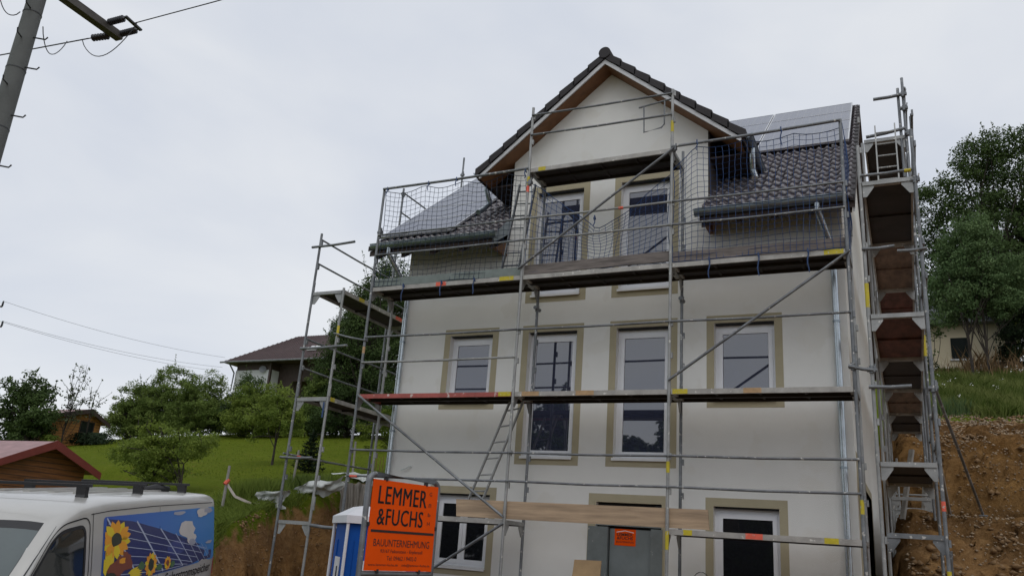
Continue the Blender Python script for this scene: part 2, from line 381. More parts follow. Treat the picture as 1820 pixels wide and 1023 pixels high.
SO=(3.4,5.6,-.2,2.95)                          # opening in the side wall
yc=[YF,SO[0],SO[1],YB]; zc=[-.4,SO[2],SO[3],7.35]
for i in range(3):
    for j in range(3):
        if i==1 and j==1: continue
        sw.add([(XR,yc[i],zc[j]),(XR,yc[i+1],zc[j]),(XR,yc[i+1],zc[j+1]),(XR,yc[i],zc[j+1])],[(0,1,2,3)])
YR=6.4
for x in (XL,XR):
    sw.add([(x,YF,7.35),(x,YB,7.35),(x,YR,zr(YR)-.12)],[(0,1,2)])
sw.add([(XL,YF,-.4),(XL,YB,-.4),(XL,YB,7.35),(XL,YF,7.35)],[(0,1,2,3)])
sw.add([(XL,YB,-.4),(XR,YB,-.4),(XR,YB,7.35),(XL,YB,7.35)],[(0,1,2,3)])
sw.build('side_wall',plaster_white,house,recalc=False)
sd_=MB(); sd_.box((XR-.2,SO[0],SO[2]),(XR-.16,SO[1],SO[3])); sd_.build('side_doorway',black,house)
sb=MB(); sb.box((XR,SO[0]-.13,SO[3]),(XR+.004,SO[1]+.13,SO[3]+.13)); sb.box((XR,SO[0]-.13,SO[2]),(XR+.004,SO[0],SO[3])); sb.box((XR,SO[1],SO[2]),(XR+.004,SO[1]+.13,SO[3]))
sb.box((XR,1.25,1.2),(XR+.004,2.2,3.3)); sb.build('side_trim',ochre,house)

def window(o, kind, ledge=True):
    x0,x1,z0,z1=o; yo=YF+.13
    f=MB(); fr=.065
    f.box((x0,yo,z0),(x0+fr,yo+.07,z1)); f.box((x1-fr,yo,z0),(x1,yo+.07,z1))
    f.box((x0+fr,yo,z1-fr-.05),(x1-fr,yo+.07,z1)); f.box((x0+fr,yo,z0),(x1-fr,yo+.07,z0+fr))
    win=f.build('window',white_pvc,house)
    t=MB(); b=.12; bt=.125; y0,y1=YF-.004,YF
    t.box((x0-b,y0,z0-(.14 if ledge else 0)),(x0,y1,z1)); t.box((x1,y0,z0-(.14 if ledge else 0)),(x1+b,y1,z1)); t.box((x0-b,y0,z1),(x1+b,y1,z1+bt))
    if ledge: t.box((x0,y0,z0-.14),(x1,y1,z0))
    t.build('trim',ochre,win)
    if ledge:
        s=MB(); s.beam(((x0+x1)/2,YF+.13,z0+.005),((x0+x1)/2,YF-.045,z0-.012),x1-x0+.02,.022); s.box((x0-.01,YF-.05,z0-.045),(x1+.01,YF-.042,z0-.004)); s.build('sill',white_metal,win)
    sl=MB(); sl.box((x0+.02,YF+.03,z1-.026),(x1-.02,YF+.115,z1-.003)); sl.build('shutter_slot',black,win)
    def sash(a,b_,c,d,gm):
        q=MB(); w_=.062; ys=yo-.016
        q.box((a,ys,c),(a+w_,ys+.06,d)); q.box((b_-w_,ys,c),(b_,ys+.06,d)); q.box((a+w_,ys,d-w_),(b_-w_,ys+.06,d)); q.box((a+w_,ys,c),(b_-w_,ys+.06,c+w_))
        so_=q.build('sash',white_pvc,win)
        r=MB(); r.box((a+w_,ys+.024,c+w_),(b_-w_,ys+.028,d-w_)); 
        g_=MB(); g_.box((a+w_+.006,ys+.018,c+w_+.006),(b_-w_-.006,ys+.023,d-w_-.006)); 
        r.build('gasket',rubber,win); g_.build('pane',gm,win)
    a,b_,c,d=x0+fr-.012,x1-fr+.012,z0+fr-.012,z1-fr-.05+.012
    if kind=='double':
        m_=(a+b_)/2; sash(a,m_-.003,c,d,glass_dark); sash(m_+.003,b_,c,d,glass_dark)
    else: sash(a,b_,c,d,glass_dark if kind=='dark' else glass)
    return win
for o in OPEN[:6]: window(o,'single')
window(OPEN[6],'double'); window(OPEN[8],'dark')
# front door: galvanised temporary door
x0,x1,z0,z1=OPEN[7]
t=MB(); y0=YF-.004
t.box((x0-.13,y0,-.2),(x0,YF,z1)); t.box((x1,y0,-.2),(x1+.06,YF,z1)); t.box((x0-.13,y0,z1),(x1+.06,YF,z1+.13))
dr=MB(); dr.box((x0+.23,YF+.06,-.2),(x1-.18,YF+.1,2.0)); door=dr.build('door',door_m,house)
t.build('trim',ochre,door)
t=MB(); t.box((x0-.12,YF-.012,-.2),(x0+.215,YF+.085,2.02)); t.box((x1-.165,YF-.012,-.2),(x1+.02,YF+.085,2.02)); t.box((x0-.02,YF+.02,2.04),(x1,YF+.09,2.14)); t.build('frame',door_f,door)
t=MB(); t.box((x0+.06,YF+.01,2.15),(x1-.12,YF+.06,2.34)); t.build('lintel_board',ply_board,door)
t=MB(); t.box((x0,YF+.1,2.0),(x1,YF+.14,z1)); t.box((x1-.10,YF+.0,2.27),(x1-.01,YF+.1,2.37)); t.build('gap',black,door)
t=MB(); t.tube([(x1-.27,YF+.055,1.0),(x1-.27,YF+.0,1.0),(x1-.40,YF+.0,1.0)],.012); t.build('handle',zinc,door)
st=MB(); st.box((4.50,YF+.055,1.75),(4.845,YF+.058,2.00)); 
sk=st.build('sticker',orange_sign,door)
off=WL[door.name]
def pst(x,z): return (x-off.x,YF+.0535-off.y,z-off.z)
rf=MB(); rf.beam((4.53,YF+.0545,1.95),(4.672,YF+.0545,1.975),.002,.010); rf.beam((4.672,YF+.0545,1.975),(4.815,YF+.0545,1.95),.002,.010); rf.build('sticker_roof_line',white_pvc,door)
text_mesh('sticker_lettering','LEMMER',4.54,4.80,1.893,1.94,ink,door,pst,.02)
text_mesh('sticker_lettering','&FUCHS',4.54,4.80,1.84,1.885,ink,door,pst,.02)
text_mesh('sticker_lettering','BAUUNTERNEHMUNG',4.53,4.82,1.79,1.82,ink,door,pst,.0)

# ---- main roof: corrugated concrete tiles as real relief
def tile_sheet(name,xa,xb,ya,yb,zf,parent,nrow,flipx=False):
    """tiles between xa..xb from the eave ya up to yb; rows climb along y"""
    pitch_x=.15; nxp=int((xb-xa)/.0215)+1; gx=np.linspace(xa,xb,nxp)
    ph=((gx-xa)/pitch_x)%1.0
    wave=.024*np.cos(2*np.pi*ph)+.004*np.cos(4*np.pi*ph+.6)
    vs=[];fs=[]; ang=math.atan(PITCH); nrm=np.array([0,-math.sin(ang),math.cos(ang)])
    ed=np.linspace(ya,yb,nrow+1)
    for r in range(nrow):
        for k,(yy,lift) in enumerate(((ed[r],-.005),(ed[r],.046),((ed[r]+ed[r+1])/2,.024),(ed[r+1],.004))):
            base=np.stack([gx,np.full(nxp,yy),np.full(nxp,zf(yy))],1)
            jit=.004*np.sin(gx*37+r*2.1)
            vs.append(base+(wave+lift+jit)[:,None]*nrm)
        for k in range(3):
            o=(r*4+k)*nxp; a=np.arange(nxp-1)
            fs.append(np.stack([o+a,o+a+1,o+a+1+nxp,o+a+nxp],1))
    return np_mesh(name,np.concatenate(vs)-0,np.concatenate(fs),tile_m,parent,off=WL[parent.name],smooth=False)
rfm=MB()                                        # boards under the tiles
for xa,xb in ((-.45,DW0),(DW1,8.33)):
    rfm.prism([(xa,.40,zr(.40)-.06),(xa,YR,zr(YR)-.06),(xa,YR,zr(YR)-.2),(xa,.40,zr(.40)-.16)],(xb-xa,0,0))
rfm.prism([(DW0,2.3,zr(2.3)-.06),(DW0,YR,zr(YR)-.06),(DW0,YR,zr(YR)-.2),(DW0,2.3,zr(2.3)-.2)],(DW1-DW0,0,0))
rfm.prism([(-.45,YR,zr(YR)-.06),(-.45,12.6,zr(.4)-.06),(-.45,12.6,zr(.4)-.2),(-.45,YR,zr(YR)-.2)],(8.78,0,0))
roof=rfm.build('roof',dark_wood,house)
tile_sheet('roof_tiles',-.43,DW0,.36,YR,zr,roof,24); tile_sheet('roof_tiles',DW1,8.31,.36,YR,zr,roof,24); tile_sheet('roof_tiles',DW0,DW1,4.4,YR,zr,roof,8)
for xa,xb in ((8.27,8.335),(-.47,-.40)):        # verge tiles, one by one along the edge
    vt=MB(); n=23
    for i in range(n):
        ya=.36+i*(YR-.36)/n; yb=ya+(YR-.36)/n+.03
        vt.prism([(xa,ya,zr(ya)+.07),(xa,yb,zr(yb)+.03),(xa,yb,zr(yb)-.05),(xa,ya,zr(ya)-.03)],(xb-xa,0,0))
    vt.build('verge',verge_m,roof)
rt_=MB(); rt_.tube([(-.45,YR,zr(YR)-.03),(8.30,YR,zr(YR)-.03)],.07,10); rt_.build('ridge_cap',verge_m,roof)
bb=MB()
for x in (8.30,):
    bb.prism([(x,.42,zr(.42)-.055),(x,YR,zr(YR)-.055),(x,YR,zr(YR)-.26),(x,.42,zr(.42)-.24)],(.025,0,0))
bb.build('bargeboard',fascia_m,roof)
# eaves: rafters, soffit boards, end boards
ev=MB()
for xa,xb in ((-.4,DW0),(DW1,8.3)):
    n=int((xb-xa)/.75)+1
    for i in range(n+1):
        x=xa+.06+(xb-xa-.12)*i/n
        ev.prism([(x-.04,.46,zr(.46)-.17),(x-.04,YF,zr(YF)-.2),(x-.04,YF,zr(YF)-.36),(x-.04,.46,zr(.46)-.27)],(.08,0,0))
ev.build('rafter',dark_wood,roof)
eb=MB(); eb.prism([(2.16,.42,6.86),(2.16,YF,7.34),(2.16,YF,6.80),(2.16,.62,6.78)],(.07,0,0)); eb.build('eave_end_board',soffit_m,roof); eb=MB(); eb.prism([(6.02,.42,6.86),(6.02,YF,7.34),(6.02,YF,6.85)],(.06,0,0)); eb.build('eave_end_board',soffit_m,roof)
fl=MB(); fl.prism([(2.26,.33,6.93),(2.26,YF+.02,7.62),(2.26,YF+.02,7.28),(2.26,.42,6.84)],(.012,0,0)); fl.build('flashing',zinc,roof)
# gutters and downpipes
def gutter(xa,xb,y,z):
    b=MB(); n=9; prof=[(y+.085*math.cos(t),z+.085*math.sin(t)) for t in [math.pi+math.pi*i/(n-1) for i in range(n)]]
    prof=[(y-.085,z+.012)]+prof+[(y+.085,z+.05)]
    inn=[(y+(py-y)*.93,z+(pz-z)*.93) for py,pz in prof]
    pl=prof+inn[::-1]
    b.prism([(xa,py,pz) for py,pz in pl],(xb-xa,0,0))
    b.tube([(xa,y-.088,z+.012),(xb,y-.088,z+.012)],.012,8)
    for x in (xa,xb-.004): b.prism([(x,py,pz) for py,pz in prof],(.004,0,0))
    gq=b.build('gutter',zinc,house,smooth=True); return gq
gutter(5.93,8.22,.36,6.98); gutter(-.38,2.33,.36,6.99)
def downpipe(pts,m,br):
    b=MB(); b.tube(pts,.047,14); d=b.build('downpipe',m,house,smooth=True)
    for z in br:
        c=MB(); c.tube([(pts[-1][0],YF-.075,z-.015),(pts[-1][0],YF-.075,z+.015)],.055,14); c.beam((pts[-1][0],YF-.03,z),(pts[-1][0],YF,z),.02,.02); c.build('bracket',zinc,d,smooth=True)
    return d
downpipe([(7.8,.36,6.93),(7.8,.36,6.80),(7.93,.93,6.42),(7.95,YF-.075,6.25),(7.95,YF-.075,-.3)],zinc_new,(5.2,3.02,1.5))
downpipe([(.02,.36,6.94),(.02,.36,6.8),(.12,.92,6.30),(.16,YF-.075,6.15),(.16,YF-.075,-.3)],zinc_new,(5.2,3.5))
# ---- front gable roof
VY=.66
gr=MB()
for sx in (-1,1):
    xe=AX+sx*2.52; ze=zg(xe)
    gr.prism([(AX,VY+.02,AZ-.07),(xe,VY+.02,ze-.07),(xe,VY+.02,ze-.17),(AX,VY+.02,AZ-.19)],(0,4.5,0))
groof=gr.build('gable_roof',dark_wood,house)
sf_=MB()
for sx in (-1,1):
    xe=AX+sx*2.46; ze=zg(xe)
    sf_.prism([(AX,VY+.03,AZ-.195),(xe,VY+.03,ze-.195),(xe,VY+.03,ze-.215),(AX,VY+.03,AZ-.215)],(0,.5,0))
sf_.build('soffit',soffit_m,groof)
bg_=MB()
for sx in (-1,1):
    xe=AX+sx*2.47; ze=zg(xe)
    bg_.prism([(AX,VY-.015,AZ-.13),(xe,VY-.015,ze-.13),(xe,VY-.015,ze-.212),(AX,VY-.015,AZ-.222)],(0,.028,0))
bg_.build('bargeboard',fascia_m,groof)
for sx in (-1,1):                               # verge tiles with their steps
    vt=MB(); n=9; L=2.50
    for i in range(n):
        xa=AX+sx*(L*i/n+.03); xb=AX+sx*(L*(i+1)/n+.05)
        za,zb=zg(xa),zg(xb); h0,h1=.0,.05
        vt.prism([(xa,VY-.05,za+.01),(xb,VY-.05,zb+.058),(xb,VY-.05,zb-.10),(xa,VY-.05,za-.125)],(0,.22,0))
    vt.build('verge',verge_m,groof)
    # tiles on the slope behind the verge
    gy=np.linspace(VY+.15,4.9,90); ph=((gy)/.3)%1; wv=.026*np.cos(2*np.pi*ph); vs=[];fs=[]; nn=len(gy)
    nr=np.array([sx*math.sin(math.atan(GS)),0,math.cos(math.atan(GS))]); ed=np.linspace(2.5,0,10); q=0
    for r in range(9):
        for d_,lift in ((ed[r],-.005),(ed[r],.036),(ed[r+1],.004)):
            x=AX+sx*d_; vs.append(np.stack([np.full(nn,x),gy,np.full(nn,zg(x)-.03)],1)+(wv+lift)[:,None]*nr)
        for k in range(2):
            o=(r*3+k)*nn; a_=np.arange(nn-1); fs.append(np.stack([o+a_,o+a_+1,o+a_+1+nn,o+a_+nn],1))
    np_mesh('roof_tiles',np.concatenate(vs),np.concatenate(fs),tile_m,groof,off=WL[groof.name])
rc=MB(); rc.tube([(AX,VY-.07,AZ-.01),(AX,5,AZ-.01)],[.115,.105],14); rc.build('ridge_cap',verge_m,groof,smooth=True)
for x in (DW0,DW1):
    ze=zg(x)-.2; ck=MB()
    ck.prism([(x-.02,YF+.05,ze),(x-.02,YF+.05,zr(YF+.05)-.1),(x-.02,3.2,zr(3.2)-.1),(x-.02,3.2,ze)],(.04,0,0))
    ck.build('dormer_cheek',cheek_m,house)
for sx in (-1,1):                               # boarded underside of the side eaves
    x1=AX+sx*2.44; x0=DW0-.03 if sx<0 else DW1+.03; ckb=MB()
    ckb.box((min(x0,x1),YF+.05,zg(x1)-.24),(max(x0,x1),3.0,zg(x1)-.215))
    ckb.build('eave_soffit',dark_wood,groof)
for sx in (-1,1):
    xg=AX+sx*2.56; zz=zg(AX+2.5)-.02
    b=MB(); n=9; prof=[(xg+.075*math.cos(t),zz+.075*math.sin(t)) for t in [math.pi+math.pi*i/(n-1) for i in range(n)]]
    b.prism([(px,VY+.05,pz) for px,pz in prof],(0,2.2,0)); b.tube([(xg+sx*.075,VY+.05,zz),(xg+sx*.075,VY+2.2,zz)],.012,8); gg=b.build('gutter',zinc,house,smooth=True)
    b=MB(); b.tube([(xg,1.15,zz-.05),(xg,1.15,zz-.17),(xg-sx*.02,1.3,zz-.40),(xg+sx*.05,1.12,zz-.62),(xg+sx*.06,1.0,zz-.70)],.05,12); b.build('pipe_elbow',zinc_new if sx>0 else zinc,gg,smooth=True)
# ---- solar panels on the main roof
def panel_material():
    m=bpy.data.materials.new('solar_cells'); m.use_nodes=True; nt=m.node_tree; b=nt.nodes['Principled BSDF']
    tc=nt.nodes.new('ShaderNodeTexCoord'); br=nt.nodes.new('ShaderNodeTexBrick'); br.offset=0; br.inputs['Scale'].default_value=1
    mp=nt.nodes.new('ShaderNodeMapping'); mp.inputs['Scale'].default_value=(1,1.293,1)
    nt.links.new(tc.outputs['Object'],mp.inputs['Vector']); nt.links.new(mp.outputs['Vector'],br.inputs['Vector'])
    br.inputs['Color1'].default_value=(.05,.065,.115,1); br.inputs['Color2'].default_value=(.06,.075,.13,1); br.inputs['Mortar'].default_value=(.14,.15,.18,1)
    br.inputs['Brick Width'].default_value=.162; br.inputs['Row Height'].default_value=.162; br.inputs['Mortar Size'].default_value=.005
    nt.links.new(br.outputs['Color'],b.inputs['Base Color']); b.inputs['Roughness'].default_value=.2; b.inputs['IOR'].default_value=1.5
    return m
cells=panel_material(); alu=mat('alu_frame',(.6,.61,.63),.35,.7,var=.05)
def panel(xa,xb,s0,s1):
    ang=math.atan(PITCH); c=math.cos(ang); 
    def P(x,s,h): 
        y=.45+s*c; return (x,y-math.sin(ang)*h,zr(y)+math.cos(ang)*h)
    b=MB(); b.add([P(xa,s0,.12),P(xb,s0,.12),P(xb,s1,.12),P(xa,s1,.12)],[(0,1,2,3)])
    pn=b.build('solar_panel',cells,house,recalc=False)
    f=MB()
    for (x0_,x1_,a0,a1) in ((xa,xb,s0,s0+.014),(xa,xb,s1-.014,s1),(xa,xa+.022,s0+.014,s1-.014),(xb-.022,xb,s0+.014,s1-.014)):
        v=[P(x0_,a0,.08),P(x1_,a0,.08),P(x1_,a1,.08),P(x0_,a1,.08),P(x0_,a0,.124),P(x1_,a0,.124),P(x1_,a1,.124),P(x0_,a1,.124)]
        f.add(v,[(0,3,2,1),(4,5,6,7),(0,1,5,4),(1,2,6,5),(2,3,7,6),(3,0,4,7)])
    f.build('panel_frame',alu,pn)
cs=math.cos(math.atan(PITCH))
S0=(3.2-.45)/cs+.07
for k in range(4):
    panel(6.47,8.19,S0+k*1.0,S0+k*1.0+.985); 
    if k>=1: panel(4.73,6.45,S0+k*1.0,S0+k*1.0+.985)
S1=.30
for k in range(7): panel(-.40,1.22,S1+k*1.0,S1+k*1.0+.985)
rl=MB()
for x in (6.7,7.9): rl.beam((x,.45+(S0-.1)*cs,zr(.45+(S0-.1)*cs)+.05),(x,6.2,zr(6.2)+.05),.04,.04)
for x in (-.2,1.0): rl.beam((x,.45+(S1-.05)*cs,zr(.45+(S1-.05)*cs)+.05),(x,6.2,zr(6.2)+.05),.04,.04)
rl.build('mounting_rail',alu,house)
ca=MB(); ca.tube([(.62,YF,2.86),(.60,YF-.05,2.87),(.53,YF-.06,2.83),(.44,YF-.07,2.80)],.012,8); ca.build('cable_stub',film,house)
# ------------------------------------------------------------------ scaffolds
def mark(part, p, q, r, m):
    b=MB(); b.tube([p,q],r+.0025,10); b.build('paint_mark',m,part,smooth=True)
def post(sc, x, y, z0, z1, m=None, marks=(), joints=(), dx=0.):
    b=MB(); b.tube([(x+dx,y,z0),(x,y,z1)],.0242,12)
    for z in joints: b.tube([(x,y,z-.03),(x,y,z+.20)],.0275,12)
    for z in joints:
        b.box((x+.022,y-.02,z+.47),(x+.05,y+.02,z+.56)); b.box((x+.022,y-.02,z+.97),(x+.05,y+.02,z+1.06))
    p=b.build('post',m or steel,sc,smooth=True)
    for z,h,mm in marks: mark(p,(x,y,z),(x,y,z+h),.0242 if not any(j-.03<z<j+.2 for j in joints) else .0275,mm)
    return p
def rail(sc,p,q,m=None,marks=(),r=.0185,name='guard_rail'):
    b=MB(); p=Vector(p); q=Vector(q); mid=(p+q)/2-Vector((0,0,.012)); b.tube([p,mid,q],r,10)
    for c,d in ((p,q),(q,p)):
        e=c+(d-c).normalized()*.06; b.beam(c,e,.045,.012)
    o=b.build(name,m or steel,sc,smooth=True)
    for t,l,mm in marks: mark(o,p.lerp(q,t)-Vector((0,0,.010)),p.lerp(q,t+l)-Vector((0,0,.010)),r+.003,mm)
    return o
def transom(sc,p,q,z,m=None,gus=True):
    """U profile between inner and outer post with corner plates; p,q are (x,y)"""
    b=MB(); P=Vector((*p,z)); Q=Vector((*q,z)); d=(Q-P).normalized()
    b.beam(P-Vector((0,0,.035)),Q-Vector((0,0,.035)),.05,.06)
    if gus:
        n=Vector((-d.y,d.x,0))*.006
        for a,s in ((P,1),(Q,-1)):
            g=[a+Vector((0,0,-.065)),a+d*s*.15+Vector((0,0,-.065)),a+d*s*.15+Vector((0,0,-.10)),a+d*s*.05+Vector((0,0,-.24)),a+Vector((0,0,-.24))]
            b.prism([v-n for v in g],n*2)
    return b.build('transom',m or steel_light,sc)
def deck(sc,x0,y0,x1,y1,z,edge=None,under=None,along='x',marks=(),th=.075):
    """two boards side by side on hooks; a frame of profiles round a plywood panel"""
    b=MB(); e=.045
    if along=='x':
        ym=(y0+y1)/2
        for ya,yb in ((y0,ym-.006),(ym+.006,y1)):
            b.box((x0,ya,z-th),(x1,ya+e*.6,z),0 if ya==y0 else 1); b.box((x0,yb-e*.6,z-th),(x1,yb,z),1)
            b.box((x0,ya+e*.6,z-th*.8),(x0+e,yb-e*.6,z-.004)); b.box((x1-e,ya+e*.6,z-th*.8),(x1,yb-e*.6,z-.004))
            b.box((x0+e,ya+e*.6,z-.030),(x1-e,yb-e*.6,z-.008),1)
            for k in (1,2,3): 
                xm=x0+(x1-x0)*k/4; b.box((xm-.02,ya+e*.6,z-.05),(xm+.02,yb-e*.6,z-.023),1)
    else:
        for xa,xb in ((x0,x1),):
            b.box((xa,y0,z-th),(xa+e*.6,y1,z)); b.box((xb-e*.6,y0,z-th),(xb,y1,z))
            b.box((xa+e*.6,y0,z-th*.8),(xb-e*.6,y0+e,z-.004)); b.box((xa+e*.6,y1-e,z-th*.8),(xb-e*.6,y1,z-.004))
            b.box((xa+e*.6,y0+e,z-.022),(xb-e*.6,y1-e,z-.008),1)
            ym=(y0+y1)/2; b.box((xa+e*.6,ym-.02,z-.05),(xb-e*.6,ym+.02,z-.023),1)
    d=b.build('deck',[edge or deck_edge,under or ply_dark],sc)
    for t,l,mm in marks:
        k=MB()
        if along=='x': k.box((x0+(x1-x0)*t,y0-.003,z-th+.004),(x0+(x1-x0)*(t+l),y0+.002,z+.002))
        else: k.box((x1-.002,y0+(y1-y0)*t,z-th+.004),(x1+.003,y0+(y1-y0)*(t+l),z+.002))
        k.build('paint_mark',mm,d)
    return d
def brace(sc,p,q,m=None,r=.0215):
    b=MB(); p=Vector(p); q=Vector(q); b.tube([p,q],r,10)
    for c,d in ((p,q),(q,p)): b.beam(c-(d-c).normalized()*.03,c+(d-c).normalized()*.09,.05,.014)
    return b.build('diagonal_brace',m or steel,sc,smooth=True)
def coupler(sc,p,d=(1,0,0),l=.16):
    b=MB(); p=Vector(p); d=Vector(d); b.tube([p-d*l/2,p+d*l/2],.034,10); b.tube([p+Vector((0,0,-.05)),p+Vector((0,0,.05))],.036,10)
    b.beam(p+d*.03+Vector((0,-.04,-.04)),p+d*.05+Vector((0,-.04,.07)),.03,.02)
    return b.build('coupler',steel,sc,smooth=True)

BX=[0,3.07,5.64,8.21]; W_=.73
fs=thing('scaffold','galvanised tube scaffold standing before the cream front facade, three bays wide','scaffold',(4.1,0,-.3))
Yp,Rp=yellow_paint,red_paint
post(fs,BX[0],0,-.25,8.02,joints=(2,4,6),marks=((4.75,.12,orange_paint),))
post(fs,BX[1],0,-.25,9.22,steel_light,joints=(2,4,6,8),marks=((7.68,.16,Yp),(7.54,.12,Rp)))
post(fs,BX[2],0,-.25,9.10,steel_light,joints=(2,4,6,8),marks=((8.3,.2,Yp),(2.78,.16,Yp),(1.72,.32,Yp)))
post(fs,BX[3],0,-.25,8.08,joints=(2,4,6),marks=((2.32,.18,Yp),))
post(fs,BX[0],W_,-.25,6.1,steel_light,joints=(2,4)); post(fs,BX[1],W_,-.25,8.1,joints=(2,4,6)); post(fs,BX[2],W_,-.25,8.3,joints=(2,4,6)); post(fs,BX[3],W_,-.25,7.2,steel_light,joints=(2,4,6))
for i,x in enumerate(BX):
    for z in (2,4,6)+((8,) if i in (1,2) else ()): transom(fs,(x,.03),(x,W_-.03),z-.002 if z!=2 else 2.0)
g=.028
def fd(i,z,**k): return deck(fs,BX[i]+g,.0,BX[i+1]-g,.66,z,**k)
fd(0,4,edge=red_deck,under=ply_dark,marks=((.92,.075,Yp),))
fd(1,4,under=ply_dark,marks=((.05,.12,orange_paint),(.42,.12,orange_paint)))
fd(2,4,under=ply_dark,marks=((.01,.09,Yp),(.42,.1,orange_paint)))
fd(0,6,under=ply_dark,marks=((.45,.07,Rp),(.87,.09,Yp))); fd(1,6,under=ply_dark); fd(2,6,under=ply_dark,marks=((.885,.105,Yp),))
fd(1,8,under=ply_dark,marks=((.06,.055,Yp),))
fd(0,2,under=ply_dark); fd(2,2,under=ply_dark,marks=((.08,.05,Yp),(.42,.09,Rp),(.82,.07,Yp)))
yr=-.035
for i in range(3):
    a,b=BX[i],BX[i+1]
    for z in (2.58,3.02):
        rail(fs,(a+.02,yr,z),(b,yr,z-.004),marks=((.02,.05,red_paint),) if (i==0 and z<2.7) else ())
    for z in ((4.57,5.04) if i==0 else (5.04,)): rail(fs,(a+.02,yr,z),(b,yr,z),steel_light if z<5 else None)
    for z in (6.63,7.03): rail(fs,(a+.02,yr,z),(b,yr,z),steel_light if i==1 else None,marks=((.66,.03,red_paint),) if (i==1 and z>7) else ())
rail(fs,(BX[0],yr,7.99),(BX[1],yr,7.99),r=.024); rail(fs,(BX[2],yr,8.01),(BX[3],yr,8.05),r=.024)
for z in (8.63,9.03): rail(fs,(BX[1],yr,z+.02),(BX[2],yr,z-.02))
brace(fs,(5.66,-.05,7.96),(3.04,-.05,6.12)); brace(fs,(8.22,-.05,5.93),(5.66,-.05,4.14)); brace(fs,(.05,-.05,3.97),(3.05,-.05,2.05)); brace(fs,(3.05,-.05,1.92),(.05,-.05,.02))
for i,(a,b,z0,m) in enumerate(((0,1,6.0,toe_green),(1,2,6.0,toe_brown),(2,3,6.0,toe_brown))):
    t=MB(); h=.17 if i else .15
    t.beam((BX[a]+.03,.03,z0+h/2+.01),(BX[b]-.03,.03,z0+h/2+.01+(.03 if i==1 else 0)),.028,h); t.build('toe_board',m,fs)
for i in (1,2): coupler(fs,(BX[i]+.0,W_,5.62),(0,1,0),.2)
for (x,z) in ((3.07,7.72),(5.64,7.98),(0,7.1)): coupler(fs,(x+.03,.0,z),(1,0,0),.1)
# swing gate frame on the top deck
gt=MB(); gy=.12
gt.tube([(5.60,gy,9.0),(5.02,gy,8.93)],.016,8); gt.tube([(5.11,gy,8.93),(5.12,gy,8.44),(5.42,gy,8.48),(5.47,gy,8.54),(5.47,gy,8.98)],.014,8)
gt.build('gate_bracket',steel,fs,smooth=True)

# left return along the gable side
ls=thing('scaffold','narrow scaffold tower beside the soil bank, uphill end of the house','scaffold',(-1,0,-.3))
LX=(-1.37,-.64)
for y in (0,2.57,5.14):
    post(ls,LX[0],y,.1 if y==0 else 1.2,7.22 if y<1 else 9.35 if y<3 else 11.4,joints=(2,4,6),dx=-.03); post(ls,LX[1],y,-.25,6.04 if y<1 else 6.0,steel_light,joints=(2,4),dx=-.04,marks=((5.1,.2,Yp),) if y==0 else ())
    for z in (1.78,3.95,6.0): transom(ls,(LX[0]+.03,y),(LX[1]-.03,y),z)
for z,mk in ((6.02,((.2,.07,Yp),(.72,.09,Rp))),(3.97,((.02,.05,Yp),))):
    for k in (0,1): deck(ls,LX[0]+.06,2.57*k+.03,LX[1]-.02,2.57*k+2.54,z,along='y',under=ply_dark,marks=mk if k==0 else ())
for z in (7.1,6.6,5.08,4.52):
    rail(ls,(LX[0],.0,z),(LX[0],2.57,z)); rail(ls,(LX[0],2.57,z),(LX[0],5.14,z))
rail(ls,(LX[0],2.57,9.25),(LX[0],5.14,9.3)); rail(ls,(LX[0],2.57,8.75),(LX[0],5.14,8.8)); coupler(ls,(LX[0],2.57,9.2),(0,1,0),.1); coupler(ls,(LX[0],5.14,10.9),(1,0,0),.1); rail(ls,(LX[0]-.08,-.04,2.93),(LX[0]+.05,2.57,2.93),marks=((.13,.04,Rp),))
rail(ls,(-1.52,-.05,6.93),(-.50,-.05,6.95),r=.0242,name='end_rail'); rail(ls,(-1.42,-.05,4.88),(-.35,-.05,4.90),r=.0242,name='end_rail'); rail(ls,(-1.50,-.05,2.86),(-.78,-.05,2.86),r=.0242,name='end_rail')
rail(ls,(-.7,-.03,5.15),(.04,-.03,4.98),name='end_rail'); rail(ls,(-.62,-.03,1.72),(.02,-.03,1.70),r=.03,name='end_rail')
b=MB(); b.beam((-.70,-.035,3.86),(-.70,-.035,3.58),.035,.006,(0,1,0)); b.build('cable_tie',strap_m,ls)

# right return: a corridor of decks along the sunny side wall
rs=thing('scaffold','tall scaffold tower along the right hand side wall with brown plywood decks','scaffold',(8.8,4,-.3))
CX=(8.43,9.15); YS=[0,2.57,5.14,7.71,10.28]
for k,y in enumerate(YS):
    zt={0:7.75,1:10.15,2:9.9}.get(k,8.1)
    post(rs,CX[0],y,-.25 if k<2 else 1.5,7.6 if k==0 else 8.95,steel_light,joints=(1,3,5,7),marks=((5.1,.35,Yp),) if k==0 else ())
    post(rs,CX[1],y,-.25 if k<2 else 2.6,zt,joints=(1,3,5,7),marks=((2.4,.12,Rp),(1.55,.14,Yp),(1.2,.1,Rp)) if k==0 else ((5.0,.35,Yp),) if k==1 else ())
    for z in ((1,3,5,7) if k<4 else (5,7))+((9,) if k in (1,2) else ()): transom(rs,(CX[0]+.03,y),(CX[1]-.03,y),z,steel_light)
unders={(3,0):ply_dark,(5,0):ply_red,(5,1):ply_dark,(5,2):ply_brown,(5,3):ply_dark,(7,0):ply_dark,(7,1):ply_brown,(7,2):ply_red,(7,3):ply_dark,(9,1):ply_dark,(9,2):ply_dark}
for (z,k),u in unders.items(): deck(rs,CX[0]+.03,YS[k]+.03,CX[1]-.03,YS[k+1]-.03,z+.0,along='y',under=u)
